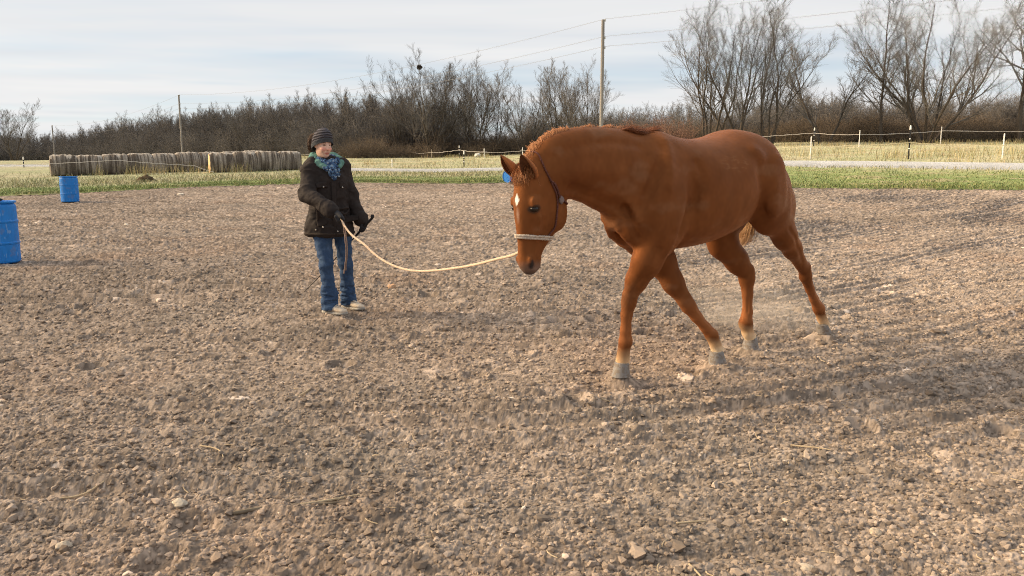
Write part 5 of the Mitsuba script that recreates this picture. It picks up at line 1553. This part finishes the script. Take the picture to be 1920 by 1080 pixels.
pts = pts + (meshkit.noise(pts * 45, 4) - .5)[..., None] * .008 * unit(pts - HEAD_C)
stripe = (np.sin(tz * 2 * np.pi * 6.5) > 0) & (tz > .27)
cc = np.where(stripe[:, None, None], [.030, .028, .032], [.095, .092, .108]) * np.ones((nz, na, 1)); cc[tz < .27] = [.050, .055, .062]
cc = cc * (.75 + .5 * meshkit.noise(pts * 300, 5)[..., None])
scene['cap_mat'] = vc(.95, .15)
scene['person__knit_cap'] = mikit.ply((pts.reshape(-1, 3), grid_faces(nz, na)), 'cap_mat', smooth=True, color=cc.reshape(-1, 3))
say('person__knit_cap', 'close knitted cap ringed in grey and black')
# hair
scene['hair_mat'] = plain(proc(lambda p, n, uv: mix((.040, .022, .014), (.125, .072, .045), noise(p.x * 180, p.y * 180, p.z * 40))), .5, .35)
rp = np.random.default_rng(801); N = 420
P = curve([hd(-.095, -.012, .055), hd(-.135, -.022, .060), hd(-.160, -.030, .025), hd(-.160, -.032, -.03), hd(-.140, -.030, -.085)], 9)
W = P[None] + rp.normal(0, 1, (N, 1, 3)) * .012 * np.interp(np.linspace(0, 1, 9), [0, .3, .8, 1], [.5, 1, 1.1, .6])[None, :, None] + np.cumsum(rp.normal(0, .0015, (N, 9, 3)), axis=1)
scene['person__hair'] = mikit.ply(tubes(W, np.full((N, 9), .0018) * np.linspace(1, .5, 9), 3), 'hair_mat')
say('person__hair', 'brown ponytail behind the cap')
# hood and scarf
scene['hood_mat'] = plain(proc(lambda p, n, uv: mix((.075, .175, .155), (.13, .25, .22), fbm(p.x * 20, p.y * 20, p.z * 20, 2))), .9, .2)
F = Field(AT + [-.24, -.25, 1.27], AT + [.26, .24, 1.53], .006)
limb(F, [bp(-.055, .115, 1.345), bp(-.105, .055, 1.375), bp(-.118, -.02, 1.405), bp(-.085, -.095, 1.425), bp(0, -.13, 1.43), bp(.085, -.095, 1.425), bp(.118, -.01, 1.405), bp(.11, .06, 1.375), bp(.075, .11, 1.345)], [.020, .034, .044, .050, .052, .046, .034, .024, .016], .02, flat=(0, 0, 1), w=.95)
m = F.mesh(3, .7); scene['person__hood'] = mikit.ply((folds(m, 22, .016, 51), m.faces), 'hood_mat', smooth=True)
say('person__hood', 'teal hood lining turned out over the collar')


def scarf_col(p, n, uv):
    w = p.x + .35 * p.z + .02 * noise(p.x * 40, p.y * 40, p.z * 40); a = noise(w * 150 + 3, p.y * 60, p.z * 50); b = fbm(w * 70, p.y * 60 + 7, p.z * 40, 2)
    c = mix((.022, .050, .125), (.075, .150, .265), smoothstep(.35, .65, b))
    return dr.select(a > .78, mi.Color3f(.36, .42, .48), dr.select(a < .30, mi.Color3f(.010, .014, .028), c))


scene['scarf_mat'] = plain(proc(scarf_col), .85, .2)
F = Field(AT + [-.2, -.24, 1.18], AT + [.22, .16, 1.5], .006)
ring = [bp(.088 * math.sin(a), .078 * math.cos(a) + .012, 1.405 - .025 * math.cos(a)) for a in np.linspace(0, 2 * np.pi, 17)]
limb(F, ring, [.023] * 17, .015)
F.ell(bp(.0, .108, 1.362), (.045, .035, .035), .02); limb(F, [bp(.005, .125, 1.355), bp(.0, .150, 1.305), bp(.012, .155, 1.245)], [.024, .028, .014], .015); limb(F, [bp(.01, .12, 1.36), bp(.045, .135, 1.31), bp(.055, .14, 1.27)], [.016, .020, .010], .015); limb(F, [bp(-.01, .12, 1.36), bp(-.045, .13, 1.335), bp(-.075, .12, 1.345)], [.015, .018, .010], .015)
m = F.mesh(3, .7); scene['person__scarf'] = mikit.ply((folds(m, 26, .026, 61), m.faces), 'scarf_mat', smooth=True)
say('person__scarf', 'blue, white and black patterned scarf knotted at the neck')

# ------------------------------------------------------------------ lead rope and whip
scene['lead_mat'] = plain(proc(lambda p, n, uv: mix((.55, .40, .28), (.72, .57, .43), fbm(p.x * 60, p.y * 60, p.z * 60, 2))), .85, .2)
KW = to_world(KNOT)
g = [R_HA - R_AX * .05, R_HA, R_HA + R_AX * .05, np.array([-1.415, 6.79, .805]), np.array([-1.241, 6.53, .722]), np.array([-1.128, 6.38, .657]), np.array([-.993, 6.2, .602]), np.array([-.816, 5.98, .574]), np.array([-.625, 5.72, .596]), np.array([-.406, 5.41, .656]), np.array([-.209, 5.1, .728]), np.array([-.066, 4.88, .790]), np.array([.025, 4.74, .832]), np.array([.095, 4.65, .880]), KW]
v, f = twisted(curve(g, 900), .0088, 3, .034)
scene['lead_rope__line'] = mikit.ply((v, f), 'lead_mat', smooth=True)
scene['popper_mat'] = plain(proc(lambda p, n, uv: mix((.13, .085, .065), (.30, .22, .19), fbm(p.x * 50, p.y * 50, p.z * 20, 2))), .7, .3)
for i, (dx, ln) in enumerate(((0, .0), (.012, .03))):
    c = curve([R_HA - R_AX * .04 + [dx, 0, 0], R_HA + np.array([.02 + dx, -.01, -.06]), np.array([-1.458 + dx, 6.86, .745]), np.array([-1.452 + dx, 6.865, .62]), np.array([-1.466 + dx, 6.88, .50 + ln]), np.array([-1.484 + dx * 1.5, 6.9, .415 + ln])], 60)
    scene['lead_rope__leather_tail' + ('_001' if i else '')] = mikit.ply(tube(c, np.linspace(.004, .006, 60), 7), 'popper_mat', smooth=True)
say('lead_rope', 'pale twisted lead rope hanging in a long curve from the person\'s hand to the halter', 'rope')
g = np.array([(-1.272, 7.253, .897), (-1.300, 7.282, .868), (-1.398, 7.374, .775), (-1.526, 7.5, .656), (-1.741, 7.7, .448), (-2.152, 8.05, .063)])
c = curve(g, 60)
scene['training_stick__shaft'] = mikit.ply(tube(c, np.interp(np.linspace(0, 1, 60), [0, .22, .26, 1], [.011, .011, .006, .0035]), 8), 'dull_black_mat', smooth=True)
scene['training_stick__knob'] = mikit.ply(moved(lathe([(0, 0), (.016, .002), (.018, .012), (.014, .03), (0, .03)], 16), place(*(c[0] - [0.008, .008, .014]))), 'dull_black_mat', smooth=True)
say('training_stick', 'thin black training stick held slanting behind the person\'s legs', 'stick')

# ------------------------------------------------------------------ dust kicked up by the hind feet
DN = 40
gx, gy, gz = np.meshgrid(*[np.linspace(0, 1, n) for n in (DN * 2, DN, DN)], indexing='ij')
q = np.stack([gx * 5, gy * 4, gz * 3], -1)
den = np.clip(meshkit.fbm(q, 4, 77) * 1.9 - .55, 0, 1) * np.exp(-gz * 2.6) * np.clip(1.15 - np.sqrt(((gx - .5) / .5) ** 2 + ((gy - .5) / .5) ** 2) * 1.1, 0, 1) * np.clip((1 - gz) * 3, 0, 1)
D0, D1 = np.array([1.45, 6.15, .0]), np.array([2.75, 7.25, .62])
Tm = T().translate(((D0 + D1) / 2).tolist()).scale(((D1 - D0) / 2).tolist())
grid = mi.VolumeGrid(np.ascontiguousarray(den.transpose(2, 1, 0)[..., None]).astype(np.float32))
scene['dust'] = {'type': 'cube', 'to_world': Tm, 'bsdf': {'type': 'null'},
                 'interior': {'type': 'heterogeneous', 'albedo': {'type': 'rgb', 'value': [.88, .80, .70]}, 'scale': 2.2,
                              'sigma_t': {'type': 'gridvolume', 'grid': grid, 'to_world': T().translate(D0.tolist()).scale((D1 - D0).tolist()), 'filter_type': 'trilinear'}}}
say('dust', 'faint pale dust hanging behind the horse\'s hind feet', 'dust', kind='stuff')
